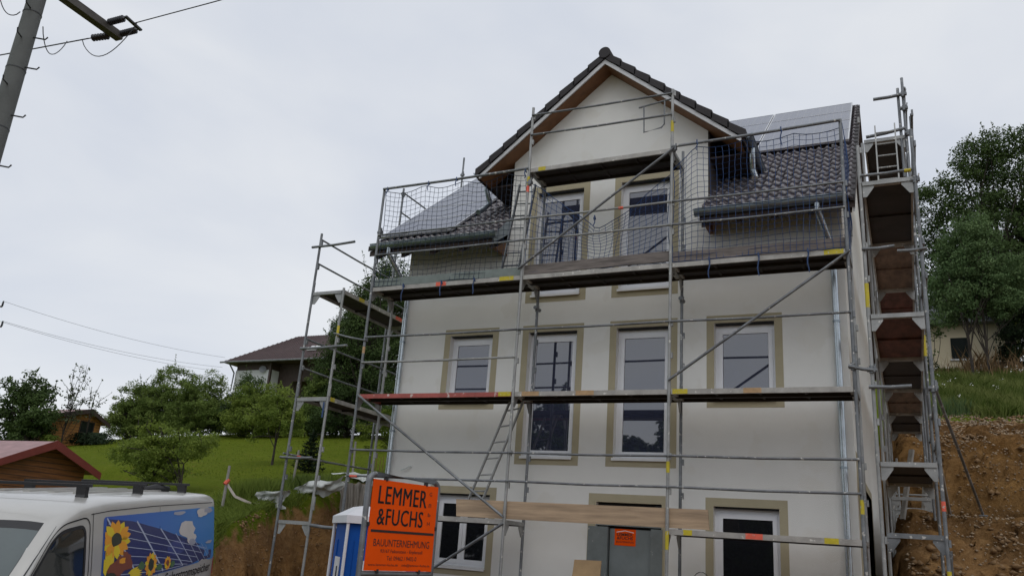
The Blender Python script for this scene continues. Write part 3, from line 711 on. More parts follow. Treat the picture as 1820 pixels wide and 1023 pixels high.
for k in range(4):
    for z in (5.5,6.0,7.5,8.0)+((9.5,9.95) if k==1 else ())+((3.5,4.0) if k<2 else ()): rail(rs,(CX[1]+.03,YS[k],z),(CX[1]+.03,YS[k+1],z))
rail(rs,(CX[0]+.05,-.02,7.66),(CX[1],-.02,7.60) if False else (CX[1]-.02,-.02,7.12),name='end_rail') if False else None
rail(rs,(8.50,2.53,9.04),(9.14,2.53,9.12),r=.03,name='end_rail'); rail(rs,(8.45,-.04,7.09),(9.12,-.04,7.10),r=.022,name='end_rail',marks=((.85,.13,Yp),))
rail(rs,(8.66,2.53,9.78),(9.16,2.53,9.80),r=.03,name='end_rail'); rail(rs,(8.40,-.05,5.95),(8.82,-.05,5.96),r=.024,name='end_rail'); rail(rs,(8.85,-.05,5.88),(9.22,-.05,5.89),r=.024,name='end_rail')
transom(rs,(CX[0]+.05,.12),(CX[1]-.0,.12),2.12,steel); rail(rs,(8.38,-.05,3.98),(8.90,-.05,3.98),r=.028,name='end_rail'); rail(rs,(8.14,-.05,4.27),(8.50,-.05,4.20),r=.024,name='end_rail')
post(rs,CX[1]-.08,2.57,8.2,9.95); post(rs,CX[1]+.09,2.57,8.6,9.35)
for p in ((CX[1],2.5,9.5),(CX[1]+.03,2.5,9.0),(CX[1],2.5,9.78),(CX[1],0,6.95),(8.2,-.02,4.27),(8.43,-.02,4.22),(CX[1],-.02,3.95)): coupler(rs,p,(1,0,0),.12)
brace(rs,(CX[1]+.03,0,1.9),(CX[1]+.03,.55,-.2)); brace(rs,(CX[1]+.03,2.57,3.1),(CX[1]+.03,5.14,5.0)); brace(rs,(CX[0],5.14,3.2),(CX[1],5.14,3.6),red_paint,.012)

def prop(name,label,p,q,m,r):
    b=MB(); b.tube([p,q],r,10); b.box(Vector(q)+Vector((-.07,-.07,-.01)),Vector(q)+Vector((.07,.07,.012))); b.tube([p,Vector(p).lerp(Vector(q),.04)],r*1.5,10)
    return tag(b.build(name,m,None,smooth=True),label,'prop')
prop('raking_prop','long grey steel tube propping the right hand scaffold off the terrace',(9.22,2.4,4.55),(9.95,5.7,2.76),steel,.0242)
prop('raking_prop','short perforated strut leaning at the foot of the right hand scaffold',(9.2,2.6,3.55),(9.42,5.9,2.76),old_wood,.03)

# ladders
def ladder(label,pl,pr_,ql,qr,n,m):
    b=MB(); pl,pr_,ql,qr=map(Vector,(pl,pr_,ql,qr))
    L=thing('ladder',label,'ladder',tuple((ql+qr)/2))
    for a,c in ((pl,ql),(pr_,qr)):
        k=MB(); k.beam(a,c,.022,.055,(0,1,0)); k.build('side_rail',m,L)
    for i in range(n):
        t=(i+.6)/n; k=MB(); k.tube([pl.lerp(ql,t),pr_.lerp(qr,t)],.014,8); k.build('rung',m,L,smooth=True)
    return L
ladder('aluminium ladder slanting between the red deck and the long plank',(2.82,.42,3.92),(3.08,.42,3.97),(2.13,.36,2.06),(2.39,.36,2.06),7,steel_light)
ladder('grey ladder behind the netting beside the dormer windows',(2.66,.50,7.97),(2.98,.50,7.93),(2.43,.42,6.03),(2.76,.42,6.03),8,steel)
ladder('short ladder standing in the highest bay of the right hand scaffold',(8.66,2.1,9.0),(8.97,2.1,9.0),(8.66,1.7,7.03),(8.97,1.7,7.03),8,steel_light)

# plank and boards
b=MB(); b.prism([(2.20,.035,2.008),(2.17,.035,2.275),(6.205,.035,2.29),(6.225,.035,2.02)],(0,.035,0)); tag(b.build('plank',plank_m),'long tan timber plank set on edge across the scaffold above the metal door','plank')
b=MB(); o=[(3.98,.22,-.25),(4.50,.22,-.25),(4.53,.42,1.50),(4.10,.42,1.49)]; b.prism(o,(0,.02,0)); tag(b.build('plywood_sheet',ply_board),'yellowish plywood sheet leaning upright in front of the metal door','board')

# ------------------------------------------------------------------ safety nets and their ties
def net(label,top,bot,nu,nv,yfun,m,group=None,wob=.012):
    """cord net; top(u), bot(u) give (x,z); yfun(u,v) the depth"""
    b=MB(); rr=random.Random(len(label))
    P={}
    for i in range(nu+1):
        for j in range(nv+1):
            u=i/nu; v=j/nv; (xa,za),(xb,zb)=top(u),bot(u)
            x=xa+(xb-xa)*v; z=za+(zb-za)*v
            x+=wob*math.sin(7*v+3*u*nu*.13+i*.4)+rr.uniform(-1,1)*.006; z+=wob*math.sin(9*u+j*.5)+rr.uniform(-1,1)*.006
            P[i,j]=Vector((x,yfun(u,v)+wob*1.5*math.sin(5*u+4*v+i*.2),z))
    for i in range(nu+1): b.tube([P[i,j] for j in range(nv+1)],.0045 if 0<i<nu else .007,3,cap=False)
    for j in range(nv+1): b.tube([P[i,j] for i in range(nu+1)],.0045 if 0<j<nv else .008,3,cap=False)
    return tag(b.build('safety_net',m,None,recalc=False),label,'net',group)
random.seed(3)
scal=lambda u,n,d: -d*abs(math.sin(math.pi*u*n))
net('dark safety net stretched in the left bay before the lower solar panels',lambda u:(.03+3.0*u,7.96+scal(u,3.5,.09)),lambda u:(.03+3.02*u,6.02),30,20,lambda u,v:.01+.05*math.sin(3*v),net_m2)
net('sagging blue safety net knotted low before the two dormer windows',lambda u:(3.12+2.48*u, 7.72-.95*min(1,u/.5) if u<.5 else 6.77+.75*((u-.5)/.5)**1.15),lambda u:(3.1+2.5*u,6.03),25,14,lambda u,v:.02+.25*math.sin(math.pi*u)*(1-v)*.5+.03*v,net_m,wob=.02)
net('blue safety net hung in the right bay before the tiled eaves',lambda u:(5.66+2.55*u,7.62+.36*min(1,u/.14)+scal(max(0,u-.14),3.4,.06)),lambda u:(5.66+2.55*u,6.02),26,20,lambda u,v:.01+.05*math.sin(3*v+u),net_m)
def net_side():
    b=MB(); P={}
    for i in range(10):
        for j in range(21):
            P[i,j]=Vector((8.235+.02*math.sin(j*.6),.0+i*.1,8.02-j*.1-.05*math.sin(i*.8)*(j<4)))
    for i in range(10): b.tube([P[i,j] for j in range(21)],.0035,3,cap=False)
    for j in range(21): b.tube([P[i,j] for i in range(10)],.0035,3,cap=False)
    tag(b.build('safety_net',net_m,None,recalc=False),'blue safety net closing the end of the deck at the house corner','net')
net_side()
def strap(x,z0,l,label,y=-.045):
    b=MB(); n=5; b.tube([(x+.012*math.sin(k*1.3+x),y-.004*k,z0-l*k/n) for k in range(n+1)],[.012,.011,.010,.010,.009,.007],5); b.tube([(x,y+.05,z0-.02),(x,y-.005,z0+.03),(x,y-.01,z0-.03)],.011,5)
    tag(b.build('tie_strap',strap_m,None,smooth=True),label,'strap','blue straps tying the nets')
for x,l,lb in ((.72,.30,'first'),(1.52,.26,'second'),(2.18,.27,'third')): strap(x,5.98,l,f'blue strap dangling under the left bay deck, {lb} from the left')
for x,l,lb in ((6.25,.32,'first'),(6.98,.34,'second'),(7.68,.34,'third')): strap(x,6.0,l,f'blue strap dangling under the right bay deck, {lb} from the left')
for x,z,lb in ((.10,7.98,'corner of the scaffold beside the left net'),(1.02,7.98,'left net to its top tube, third of the way along'),(1.62,7.98,'left net to its top tube near the middle'),(6.06,8.03,'right net to its top tube nearest the gable'),(7.36,8.04,'right net to its top tube near the solar panels'),(3.02,7.95,'left net to the scaffold post beside the gable'),(4.36,6.9,'knot of the sagging middle net')): strap(x,z,.16 if x<7 else .30,f'short blue strap tying the {lb}')
# ------------------------------------------------------------------ construction sign
def frame_matrix(origin, ex, ey, ez=None):
    ex=Vector(ex).normalized(); ey=Vector(ey); 
    ez=ex.cross(ey).normalized() if ez is None else Vector(ez).normalized()
    ey=ez.cross(ex).normalized()
    m=Matrix(((ex.x,ey.x,ez.x,0),(ex.y,ey.y,ez.y,0),(ex.z,ey.z,ez.z,0),(0,0,0,1))); m.translation=Vector(origin); return m
# local: x to the right along the board, y away from the viewer, z up
sm_=frame_matrix((3.385,-4.03,0),(.23,1.04,.012),(-1.04,.23,0))
sg=thing('construction_sign','orange construction company board in a grey tube frame on posts','sign',matrix=sm_)
SW,SB,ST=1.065,1.235,2.205
b=MB(); b.box((0,-.008,SB),(SW,.0,ST)); bd=b.build('board',orange_sign,sg,local=True)
b=MB(); r_=.09; T=ST+.055; Lx,Rx=-.035,SW+.035
arc=lambda cx,cz,a0,a1:[(cx+r_*math.cos(a0+(a1-a0)*i/6),.03,cz+r_*math.sin(a0+(a1-a0)*i/6)) for i in range(7)]
b.tube([(Lx,.03,-.4)]+arc(Lx+r_,T-r_,math.pi,math.pi/2)+arc(Rx-r_,T-r_,math.pi/2,0)+[(Rx,.03,-.4)],.032,12); b.tube([(Lx,.03,SB-.035),(Rx,.03,SB-.035)],.03,12)
b.build('frame',steel,sg,smooth=True,local=True)
for x,z in ((.2,ST+.015),(.86,ST+.015),(.2,SB-.006),(.86,SB-.006),(-.008,1.72),(SW+.008,1.72)):
    b=MB(); b.box((x-.014,-.014,z-.022),(x+.014,.03,z+.022)); b.build('clip',rubber,sg,local=True)
pl_=lambda x,z:(x,-.0105,z)
zf=lambda t: ST-(ST-SB)*t
def tx(body,x0,x1,t0,t1,bold=0.,sp=1.): text_mesh('lettering',body,x0*SW,x1*SW,zf(t1),zf(t0),ink,bd,pl_,bold,sp)
[ (tx('LEMMER',.095+d,.825+d,.065,.265,0,1.08), tx('&FUCHS',.105+d,.79+d,.315,.50,0,1.08)) for d in (-.004,.004)]
for ch,t in (('G',.075),('m',.21),('b',.32),('H',.425)): tx(ch,.865,.905,t,t+.045,.0)
b=MB(); b.box((.035*SW,-.011,zf(.583)),(.985*SW,-.0095,zf(.555))); b.build('divider',ink,bd,local=True)
tx('BAUUNTERNEHMUNG',.09,.93,.655,.735,0); tx('93167 Falkenstein - Erpfenzell',.20,.83,.765,.815,.0); tx('Tel: 09462 / 9402-0',.30,.745,.838,.885,.0); tx('www.lemmer-fuchs.de    info@lemmer-fuchs.de',.045,.965,.92,.955,.0)

# ------------------------------------------------------------------ portable toilet
tm=frame_matrix((1.92,-2.42,-.32),(.69,.72,0),(-.72,.69,0))
to=thing('portable_toilet','blue portable toilet cabin with white roof behind the orange sign','toilet cabin',matrix=tm)
Wt=1.12; H0=2.07
b=MB(); b.box((.03,.03,.1),(Wt-.03,Wt-.03,H0))
for k in range(3):
    a=.12+k*.32; 
    b.box((a,.012,.5),(a+.22,.03,1.85)); b.box((.012,a,.5),(.03,a+.22,1.85)) if k!=1 else None
b.build('cabin_wall',toilet_blue,to,local=True)
b=MB()
for x,y in ((0,0),(Wt,0),(0,Wt),(Wt,Wt)):
    b=MB(); b.tube([(x,y,.0),(x,y,H0)],.022,8); b.build('corner_trim',toilet_white,to,smooth=True,local=True)
b=MB(); b.box((.004,.36,.55),(.012,.74,1.62)); b.build('door_panel',toilet_white,to,local=True)
b=MB(); b.box((-.004,.46,.9),(.004,.52,1.5)); b.build('door_stripe',rubber,to,local=True)
o=-.035; q=Wt+.035; 
b=MB(); v=[(o,o,H0),(q,o,H0),(q,q,H0),(o,q,H0),(o,o,H0+.10),(q,o,H0+.10),(q,q,H0+.10),(o,q,H0+.10),(.2,.2,H0+.24),(Wt-.2,.2,H0+.24),(Wt-.2,Wt-.2,H0+.24),(.2,Wt-.2,H0+.24)]
b.add(v,[(0,3,2,1),(0,1,5,4),(1,2,6,5),(2,3,7,6),(3,0,4,7),(4,5,9,8),(5,6,10,9),(6,7,11,10),(7,4,8,11),(8,9,10,11)])
b.build('roof',toilet_white,to,local=True)
b=MB(); b.box((-.02,-.02,0),(Wt+.02,Wt+.02,.1)); b.build('base_skid',rubber,to,local=True)
b=MB(); b.box((.26,-.004,1.45),(.86,.011,1.6)); b.build('notice',toilet_white,to,local=True)

class VB(MB):
    def build(s,*a,**k):
        s.v=[(p[0],-p[1],p[2]) for p in s.v]; return MB.build(s,*a,**k)
# ------------------------------------------------------------------ van: x along its length from the nose, y outward to the viewer, z up
eL=Vector((-.427,.901,.078)).normalized(); eW=Vector((.903,.429,.03)); eW=(eW-eL*eW.dot(eL)).normalized(); eZ=eL.cross(eW)*1
if eZ.z<0: eZ=-eZ
rear=Vector((.87,-3.83,1.81))
vo=rear-eL*4.76-eW*.885-eZ*1.735
vm=Matrix(((eL.x,-eW.x,eZ.x,vo.x),(eL.y,-eW.y,eZ.y,vo.y),(eL.z,-eW.z,eZ.z,vo.z),(0,0,0,1)))
van=thing('delivery_van','silver panel van with black roof bars and a sunflower picture on its side','van',matrix=vm)
def half(s):
    """half cross-section (y,z) of the body at distance s from the nose, sill to roof centre"""
    top=np.interp(s,[0,.2,.53,.63,.98,1.25,1.55,2.0,3.0,4.7,4.88],[.80,.92,1.14,1.20,1.53,1.755,1.85,1.89,1.905,1.90,1.875])
    wf=np.interp(s,[0,.12,.5,1.0,1.6,2.2,4.5,4.80,4.88],[.72,.86,.95,.985,.995,1,1,.985,.95])
    beltz=min(1.14,top-.05)
    Wd=.95*wf
    def wz(z): return Wd*np.interp(z,[.25,.5,1.1,1.3,1.74,1.9],[.95,.985,1.0,.985,.935,.90])
    pts=[(wz(.25),.25),(wz(.5),.5),(wz(.8),.8) if top>1 else (wz(.6),.6),(wz(beltz),beltz)]
    ze=top-.10 if s>.63 else top-.06
    ze=max(ze,beltz+.01)
    for k in (.33,.66,1.0):
        z=beltz+(ze-beltz)*k; pts.append((wz(z),z))
    we=wz(ze); rr_=.115
    fl=np.interp(s,[0,.53,.63,1.55],[.10,.10,.13,.16])
    for a in (25,50,75):
        t=math.radians(a); pts.append((we-fl*(1-math.cos(t)),ze+(top-.012-ze)*math.sin(t)))
    pts.append((we*.60,top-.006+.004)); pts.append((0,top+.006))
    return pts
ss=[0,.06,.15,.3,.42,.53,.63,.73,.85,.98,1.12,1.25,1.4,1.55,1.75,2.0,2.3,2.6,3.0,3.5,4.0,4.4,4.65,4.75,4.82,4.86,4.88]
b=VB(); rows=[]
for s_ in ss:
    h=half(s_); ring=[(s_,-y,z) for y,z in h]+[(s_,y,z) for y,z in h[-2::-1]]
    rows.append(ring)
nr_=len(rows[0]); vs=[p for r_ in rows for p in r_]; fs=[]
for i in range(len(rows)-1):
    for k in range(nr_-1): fs.append((i*nr_+k,i*nr_+k+1,(i+1)*nr_+k+1,(i+1)*nr_+k))
fs.append(tuple(range(nr_))); fs.append(tuple((len(rows)-1)*nr_+k for k in reversed(range(nr_))))
b.add(vs,fs); body=b.build('body',van_paint,van,smooth=True,local=True)
def side(s_,z,off=.004):
    h=half(s_)[:7]; zs=[p[1] for p in h]; ys=[p[0] for p in h]
    return (s_, float(np.interp(z,zs,ys))+off, z)
def side_patch(name,outline,m,parent,off,grid=None):
    """fills an outline given in (s,z) with a fine fan laid on the curved side"""
    b=VB(); c=(sum(p[0] for p in outline)/len(outline),sum(p[1] for p in outline)/len(outline)); n=len(outline); K=5
    vs=[side(c[0],c[1],off)]
    for k in range(1,K+1):
        for p in outline: t=k/K; vs.append(side(c[0]+(p[0]-c[0])*t,c[1]+(p[1]-c[1])*t,off))
    fs=[(0,1+i,1+(i+1)%n) for i in range(n)]
    for k in range(K-1):
        for i in range(n): fs.append((1+k*n+i,1+(k+1)*n+i,1+(k+1)*n+(i+1)%n,1+k*n+(i+1)%n))
    b.add(vs,fs); return b.build(name,m,parent,local=True,smooth=True)
def side_line(pts,wd,off,m,name,parent,dens=12):
    b=VB(); P=[]
    for (a,c),(d,e) in zip(pts[:-1],pts[1:]):
        for k in range(dens): t=k/dens; P.append((a+(d-a)*t,c+(e-c)*t))
    P.append(pts[-1])
    L=[];Rr=[]
    for i,p in enumerate(P):
        q0=P[max(i-1,0)]; q1=P[min(i+1,len(P)-1)]; dx,dz=q1[0]-q0[0],q1[1]-q0[1]; l=math.hypot(dx,dz) or 1
        L.append((p[0]-dz/l*wd/2,p[1]+dx/l*wd/2)); Rr.append((p[0]+dz/l*wd/2,p[1]-dx/l*wd/2))
    vs=[side(*p,off) for p in L]+[side(*p,off) for p in Rr]; n=len(P)
    b.add(vs,[(i,i+1,n+i+1,n+i) for i in range(n-1)]); return b.build(name,m,parent,local=True)
def rounded(poly,r,n=4):
    out=[]; N=len(poly)
    for i in range(N):
        p=Vector(poly[i]); a=(Vector(poly[i-1])-p); c=(Vector(poly[(i+1)%N])-p)
        ra=min(r,a.length*.45); rc=min(r,c.length*.45); A=p+a.normalized()*ra; Cc=p+c.normalized()*rc
        for k in range(n+1):
            t=k/n; out.append(tuple(A*(1-t)**2+p*2*t*(1-t)+Cc*t*t))
    return out
win=[(.70,1.13),(1.09,1.565),(1.25,1.635),(1.61,1.665),(1.62,1.12)]
door_=rounded([(.66,.5),(.67,1.12),(1.05,1.58),(1.24,1.69),(1.69,1.74),(1.705,.5)],.12)
side_line(door_+[door_[0]],.012,.003,black,'door_seam',body,3)
side_line([(1.74,1.765),(1.75,.5)],.008,.003,black,'door_seam',body); side_line([(3.15,1.78),(3.15,.5)],.006,.003,black,'door_seam',body)
side_line([(1.70,1.755),(2.05,1.775),(3.0,1.79),(4.83,1.785)],.008,.003,rubber,'roof_seam',body)
side_patch('door_window',rounded(win,.10),van_glass,body,.004)
side_line((lambda w_: w_+[w_[0]])(rounded(win,.10)),.03,.006,rubber,'window_seal',body,3)
b=VB(); ring=[]
for y in np.linspace(-1,1,17):
    row=[]
    for t in np.linspace(0,1,9):
        s_=.65+(1.215-.65)*t+.035*(1-y*y)*-1; h=half(s_); wtop=h[6][0]-.025-.012*t
        top=h[-1][1]; row.append((s_-.006, y*wtop, top-.012*y*y-.05*abs(y)**6+.008))
    ring.append(row)
vs=[p for r_ in ring for p in r_]; fs=[(i*9+k,i*9+k+1,(i+1)*9+k+1,(i+1)*9+k) for i in range(16) for k in range(8)]
b.add(vs,fs,0)
for i,f in enumerate(b.f):
    r0=i//8; k0=i%8
    if r0 in (0,15) or k0 in (7,): b.mi[i]=1
b.build('windscreen',[shield_glass,rubber],van,local=True,smooth=True)
b=VB(); b.lathe((0,0,0),(0,1,0),[(0,.0),(.01,.09),(.08,.115),(.14,.1),(.16,.0)],12)
mr=VB()
mr.prism([(.93,1.0,1.00),(.93,1.23,1.01),(.93,1.24,1.21),(.93,1.19,1.25),(.93,1.04,1.24),(.93,.99,1.17)],(.14,0,0)); mr.beam((.97,.9,1.06),(.97,1.02,1.08),.06,.05)
mr.build('wing_mirror',rubber,van,local=True)
for s_ in (2.07,3.24,4.44):
    b=VB(); b.beam((s_,-.66,1.992),(s_,.66,1.992),.045,.026); rk=b.build('roof_bar',bar_black,van,local=True)
    for y in (-.60,.58):
        b=VB(); b.prism([(s_-.055,y-.045,1.85),(s_+.055,y-.045,1.85),(s_+.028,y-.045,1.91),(s_+.035,y-.045,1.979),(s_-.035,y-.045,1.979),(s_-.028,y-.045,1.91)],(0,.09,0)); b.build('bar_foot',rubber,rk,local=True)
b=VB()
for y in (-.45,-.2,.05,.3):
    b.box((2.5,y-.035,1.900),(4.6,y+.035,1.918))
b.build('roof_rib',van_paint,van,local=True)
b=VB(); b.tube([(4.3,.18,1.925),(4.42,.28,1.94),(4.5,.40,1.93)],[.03,.05,.03],8); b.build('roof_clamp',rubber,van,smooth=True,local=True)
b=VB(); b.box((4.845,.80,.93),(4.89,.912,1.13)); b.build('tail_light',mat('tail_lamp',(.25,.012,.012),.25),van,local=True)
for s_ in (.95,3.95):
    for y in (-.84,.84):
        b=VB(); b.lathe((s_,y-.1,.32),(0,1,0),[(0,.0),(.0,.26),(.02,.32),(.18,.32),(.2,.26),(.2,.19)],20); wh=b.build('wheel',rubber,van,local=True,smooth=True)
        b=VB(); b.lathe((s_,y+(.06 if y>0 else -.12),.32),(0,1,0),[(0,.0),(0,.19),(.04,.19),(.05,.0)],16); b.build('rim',steel,wh,local=True,smooth=True)
# printed picture on the side: sky, clouds, solar field and flowers are print on a flat sheet
def flat(n,c,r=.35): return mat(n,c,r,var=.06,scale=5)
GS0,GS1,GZ0,GZ1=1.93,4.79,1.12,1.735
def gp(u,v):
    """u 0..1 along the picture, v 0..1 downward"""
    zt=GZ1-.012*(1-u); zb=GZ0-.03*(1-u); return (GS0+(GS1-GS0)*u, zt+(zb-zt)*v)
def sky_print():
    m=bpy.data.materials.new('printed_sky'); m.use_nodes=True; nt=m.node_tree; b=nt.nodes['Principled BSDF']; b.inputs['Roughness'].default_value=.3
    tc=nt.nodes.new('ShaderNodeTexCoord'); sp=nt.nodes.new('ShaderNodeSeparateXYZ'); nt.links.new(tc.outputs['Object'],sp.inputs[0])
    mr=nt.nodes.new('ShaderNodeMapRange'); mr.inputs[1].default_value=2.1; mr.inputs[2].default_value=4.8; nt.links.new(sp.outputs['X'],mr.inputs[0])
    r=nt.nodes.new('ShaderNodeValToRGB'); r.color_ramp.elements[0].color=(.03,.10,.44,1); r.color_ramp.elements[1].color=(.03,.22,.58,1); nt.links.new(mr.outputs[0],r.inputs['Fac']); nt.links.new(r.outputs['Color'],b.inputs['Base Color']); return m
pic=side_patch('side_picture',rounded([gp(.0,0),gp(.25,0),gp(.5,0),gp(.75,0),gp(1,0),gp(1,.5),gp(1,1),gp(.75,1),gp(.5,1),gp(.25,1),gp(0,1),gp(0,.5)],.05),sky_print(),van,.003)
field=flat('printed_cells',(.022,.028,.13)); field2=flat('printed_cells_light',(.045,.06,.22))
side_patch('printed_field',[gp(.02,.03),gp(.2,.10),gp(.42,.27),gp(.62,.46),gp(.8,.64),gp(.97,.83),gp(.96,.97),gp(.7,.99),gp(.4,.99),gp(.15,.99),gp(.03,.99),gp(.02,.5)],field,pic,.0045)
side_patch('printed_field',[gp(.5,.56),gp(.58,.50),gp(.66,.56),gp(.66,.72),gp(.58,.78),gp(.5,.70)],field2,pic,.0052)
line=flat('printed_line',(.42,.48,.62)); 
for (u0,v0,u1,v1,wd) in ((.235,.11,.47,.97,.022),(.43,.27,.655,.97,.016),(.57,.39,.75,.97,.011),(.685,.50,.82,.97,.008),(.77,.585,.885,.96,.007),(.84,.655,.925,.95,.006),(.89,.71,.95,.93,.005),(.02,.02,.26,.95,.02)):
    side_line([gp(u0,v0),gp(u1,v1)],wd,.0058,line,'printed_line',pic,6)
for k in range(6):
    v0=.10+k*.145; side_line([gp(.03,v0),gp(.45,v0+.42*(1-k*.12)*.8),gp(.90-.05*k,min(.97,v0+.42*(1-k*.12)*.8+(.75-.10*k)*.45))],.006,.0056,line,'printed_line',pic,6)
cloud=flat('printed_cloud',(.60,.58,.56)); cloud2=flat('printed_cloud_grey',(.36,.38,.46))
def blob(u,v,ru,rv,m,name='printed_cloud',n=14,off=.0065,jag=.2,seed=0):
    rr=random.Random(seed+int(u*999)); pts=[]
    for i in range(n):
        t=2*math.pi*i/n; k=1+rr.uniform(-jag,jag); pts.append(gp(min(.985,u+ru*k*math.cos(t)),max(.015,min(.98,v+rv*k*math.sin(t)))))
    return side_patch(name,pts,m,pic,off)
blob(.68,.36,.078,.15,cloud); blob(.73,.52,.05,.10,cloud,off=.0068); blob(.74,.60,.035,.06,cloud2,off=.0071); blob(.845,.08,.06,.085,cloud); blob(.92,.06,.05,.05,cloud2,off=.0069); blob(.60,.055,.06,.03,cloud2); blob(.93,.66,.04,.03,cloud2)
petal=flat('printed_petal',(.78,.34,.01)); petal2=flat('printed_petal_yellow',(.72,.55,.01)); seedm=flat('printed_seed',(.03,.035,.012)); brownp=flat('printed_wing',(.22,.06,.02)); greenp=flat('printed_leaf',(.07,.15,.05))
def flower(u,v,ru,rv,np_,pm,cm,a0=0,a1=2*math.pi,cr=.4):
    for i in range(np_):
        t=a0+(a1-a0)*(i+.5)/np_; d=np.array([math.cos(t)*ru,math.sin(t)*rv]); n_=np.array([-math.sin(t)*ru,math.cos(t)*rv])*(2.4/np_*(a1-a0)/2/math.pi+.02)*1.3
        c=np.array([u,v]); P=[c+d*.3-n_*.5,c+d*.65-n_,c+d*.9-n_*.55,c+d*1.05,c+d*.9+n_*.55,c+d*.65+n_,c+d*.3+n_*.5]
        P=[gp(float(min(max(p[0],.008),.99)),float(min(max(p[1],.008),.992))) for p in P]
        side_patch('printed_petal',P,pm if i%3 else petal2,pic,.0072+.0002*(i%2))
    blob(u,v,ru*cr,rv*cr,cm,'printed_seed_head',12,.0078,.12)
flower(.085,.34,.10,.27,15,petal,seedm,cr=.36)
blob(.13,.72,.075,.12,brownp,'printed_butterfly',11,.0080,.45); blob(.16,.60,.04,.07,brownp,'printed_butterfly',9,.0081,.5); blob(.14,.66,.022,.04,petal,'printed_butterfly',7,.0083,.4)
flower(.04,.88,.05,.42,5,petal2,seedm,-2.6,-.6,cr=.3); blob(.055,.92,.05,.12,seedm,'printed_seed_head',12,.0086,.1); flower(.16,.90,.13,.14,5,petal2,seedm,-.9,.4,cr=.1)
flower(.36,.82,.05,.19,12,petal,seedm,cr=.5); flower(.505,.86,.03,.11,9,petal,brownp,cr=.45); blob(.28,.80,.03,.07,greenp,'printed_leaf',8,.0079,.3); blob(.43,.9,.03,.06,greenp,'printed_leaf',8,.0079,.3); blob(.55,.9,.02,.06,greenp,'printed_leaf',8,.0079,.3)
def vside(x,z):
    p=side(x,z,.0045); return (p[0],-p[1],p[2])
text_mesh('van_lettering','Solarstromspeicher',3.36,4.70,.955,1.088,ink,body,vside,.01)
text_mesh('van_lettering','für',2.95,3.22,.965,1.075,ink,body,vside,.01)

# ------------------------------------------------------------------ sheds
def shed(label,x0,x1,ya,y1,yb,zb,ze,zap,wm,fm,rm,win=None):
    """gable at x0 facing +x, eaves at ya and yb, apex over y1"""
    t=thing('garden_shed',label,'shed',(x0,y1,zb)); ov=.22
    b=MB(); n=int((zap-zb)/.14)
    b.prism([(x0,ya+ov,zb),(x0,yb-ov,zb),(x0,yb-ov,ze-.02+(zap-ze)*ov/(yb-y1)),(x0,y1,zap-.05),(x0,ya+ov,ze-.02+(zap-ze)*ov/(y1-ya))],(x1-x0,0,0))
    wl=b.build('wall',wm,t)
    k=MB()
    for i in range(n):
        z=zb+.14*(i+1)
        hw0=(ya+ov) if z<ze else max(ya+ov,y1-(zap-.08-z)/(zap-ze)*(y1-ya)); hw1=(yb-ov) if z<ze else min(yb-ov,y1+(zap-.08-z)/(zap-ze)*(yb-y1))
        if hw1>hw0+.1: k.box((x0,hw0,z-.012),(x0+.006,hw1,z+.004))
    k.build('plank_joint',dark_wood,t)
    r=MB(); F=x0+.35
    r.prism([(F,ya,ze),(F,y1,zap),(F,y1,zap-.05),(F,ya,ze-.05)],(x1-.3-F,0,0)); r.prism([(F,yb,ze),(F,y1,zap),(F,y1,zap-.05),(F,yb,ze-.05)],(x1-.3-F,0,0)); r.build('roof',rm,t)
    f=MB(); h=.20
    f.prism([(F,ya-.03,ze+.02),(F,y1,zap+.03),(F,y1,zap-h),(F,ya-.03,ze-h+.03)],(.03,0,0)); f.prism([(F,yb+.03,ze+.02),(F,y1+.0,zap+.03),(F,y1,zap-h),(F,yb+.03,ze-h+.03)],(.034,0,0)); f.build('bargeboard',fm,t)
    if win:
        wa,wb_,za,zb2=win; q=MB(); q.box((x0-.02,wa,za),(x0+.02,wb_,zb2)); w_=q.build('window',van_glass,t)
        q=MB(); e=.05
        q.box((x0,wa-e,za-e),(x0+.035,wa,zb2+e)); q.box((x0,wb_,za-e),(x0+.035,wb_+e,zb2+e)); q.box((x0,wa,zb2),(x0+.035,wb_,zb2+e)); q.box((x0,wa,za-e),(x0+.035,wb_,za)); q.build('frame',dark_wood,w_)
    return t
shed('brown plank garden shed with dark red fascia boards behind the van',-12.35,-16.5,1.55,3.05,4.58,.4,2.78,3.47,shed_wood,shed_red,shed_roof)
shed('small orange wooden hut with one dark window beyond the hedge',-28.3,-30.2,13.9,15.95,17.1,4.4,6.15,6.75,shed_wood2,dark_wood,shed_roof,(15.75,16.45,5.6,6.12))

# ------------------------------------------------------------------ power pole and lines
PX,PY=-1.31,-6.40
up_=thing('utility_pole','tall grey concrete power pole with step irons and one dark crossarm','utility pole',(PX,PY,-.4))
b=MB(); b.tube([(PX,PY,-.4),(PX,PY,5),(PX,PY,9.6)],[.155,.128,.10],20); b.build('pole',pole_m,up_,smooth=True)
for z in (5.3,6.15,7.0,7.85):
    b=MB(); b.tube([(PX,PY,z),(PX,PY,z+.012)],.155-(z+.4)*.0052+.004,20); b.build('band',wire_m,up_,smooth=True)
for i,z in enumerate((5.65,6.35,7.05,7.5,8.15)):
    b=MB(); r0=.095; d=Vector((.92,.36,0)) ; p=Vector((PX,PY,z))+d*r0; b.tube([p,p+d*.19+Vector((0,0,-.03)),p+d*.22+Vector((0,0,.005))],.010,6); b.build('step_iron',wire_m,up_)
    b=MB(); d=Vector((.62,-.75,0)); p=Vector((PX,PY,z+.38))+d*.115; b.tube([p,p+d*.16+Vector((0,0,-.02)),p+d*.18+Vector((0,0,.03))],.010,6); b.build('step_iron',wire_m,up_)
AZ_=8.38; AE=Vector((-1.37,-5.09,AZ_)); A0=Vector((-1.28,-7.0,AZ_))
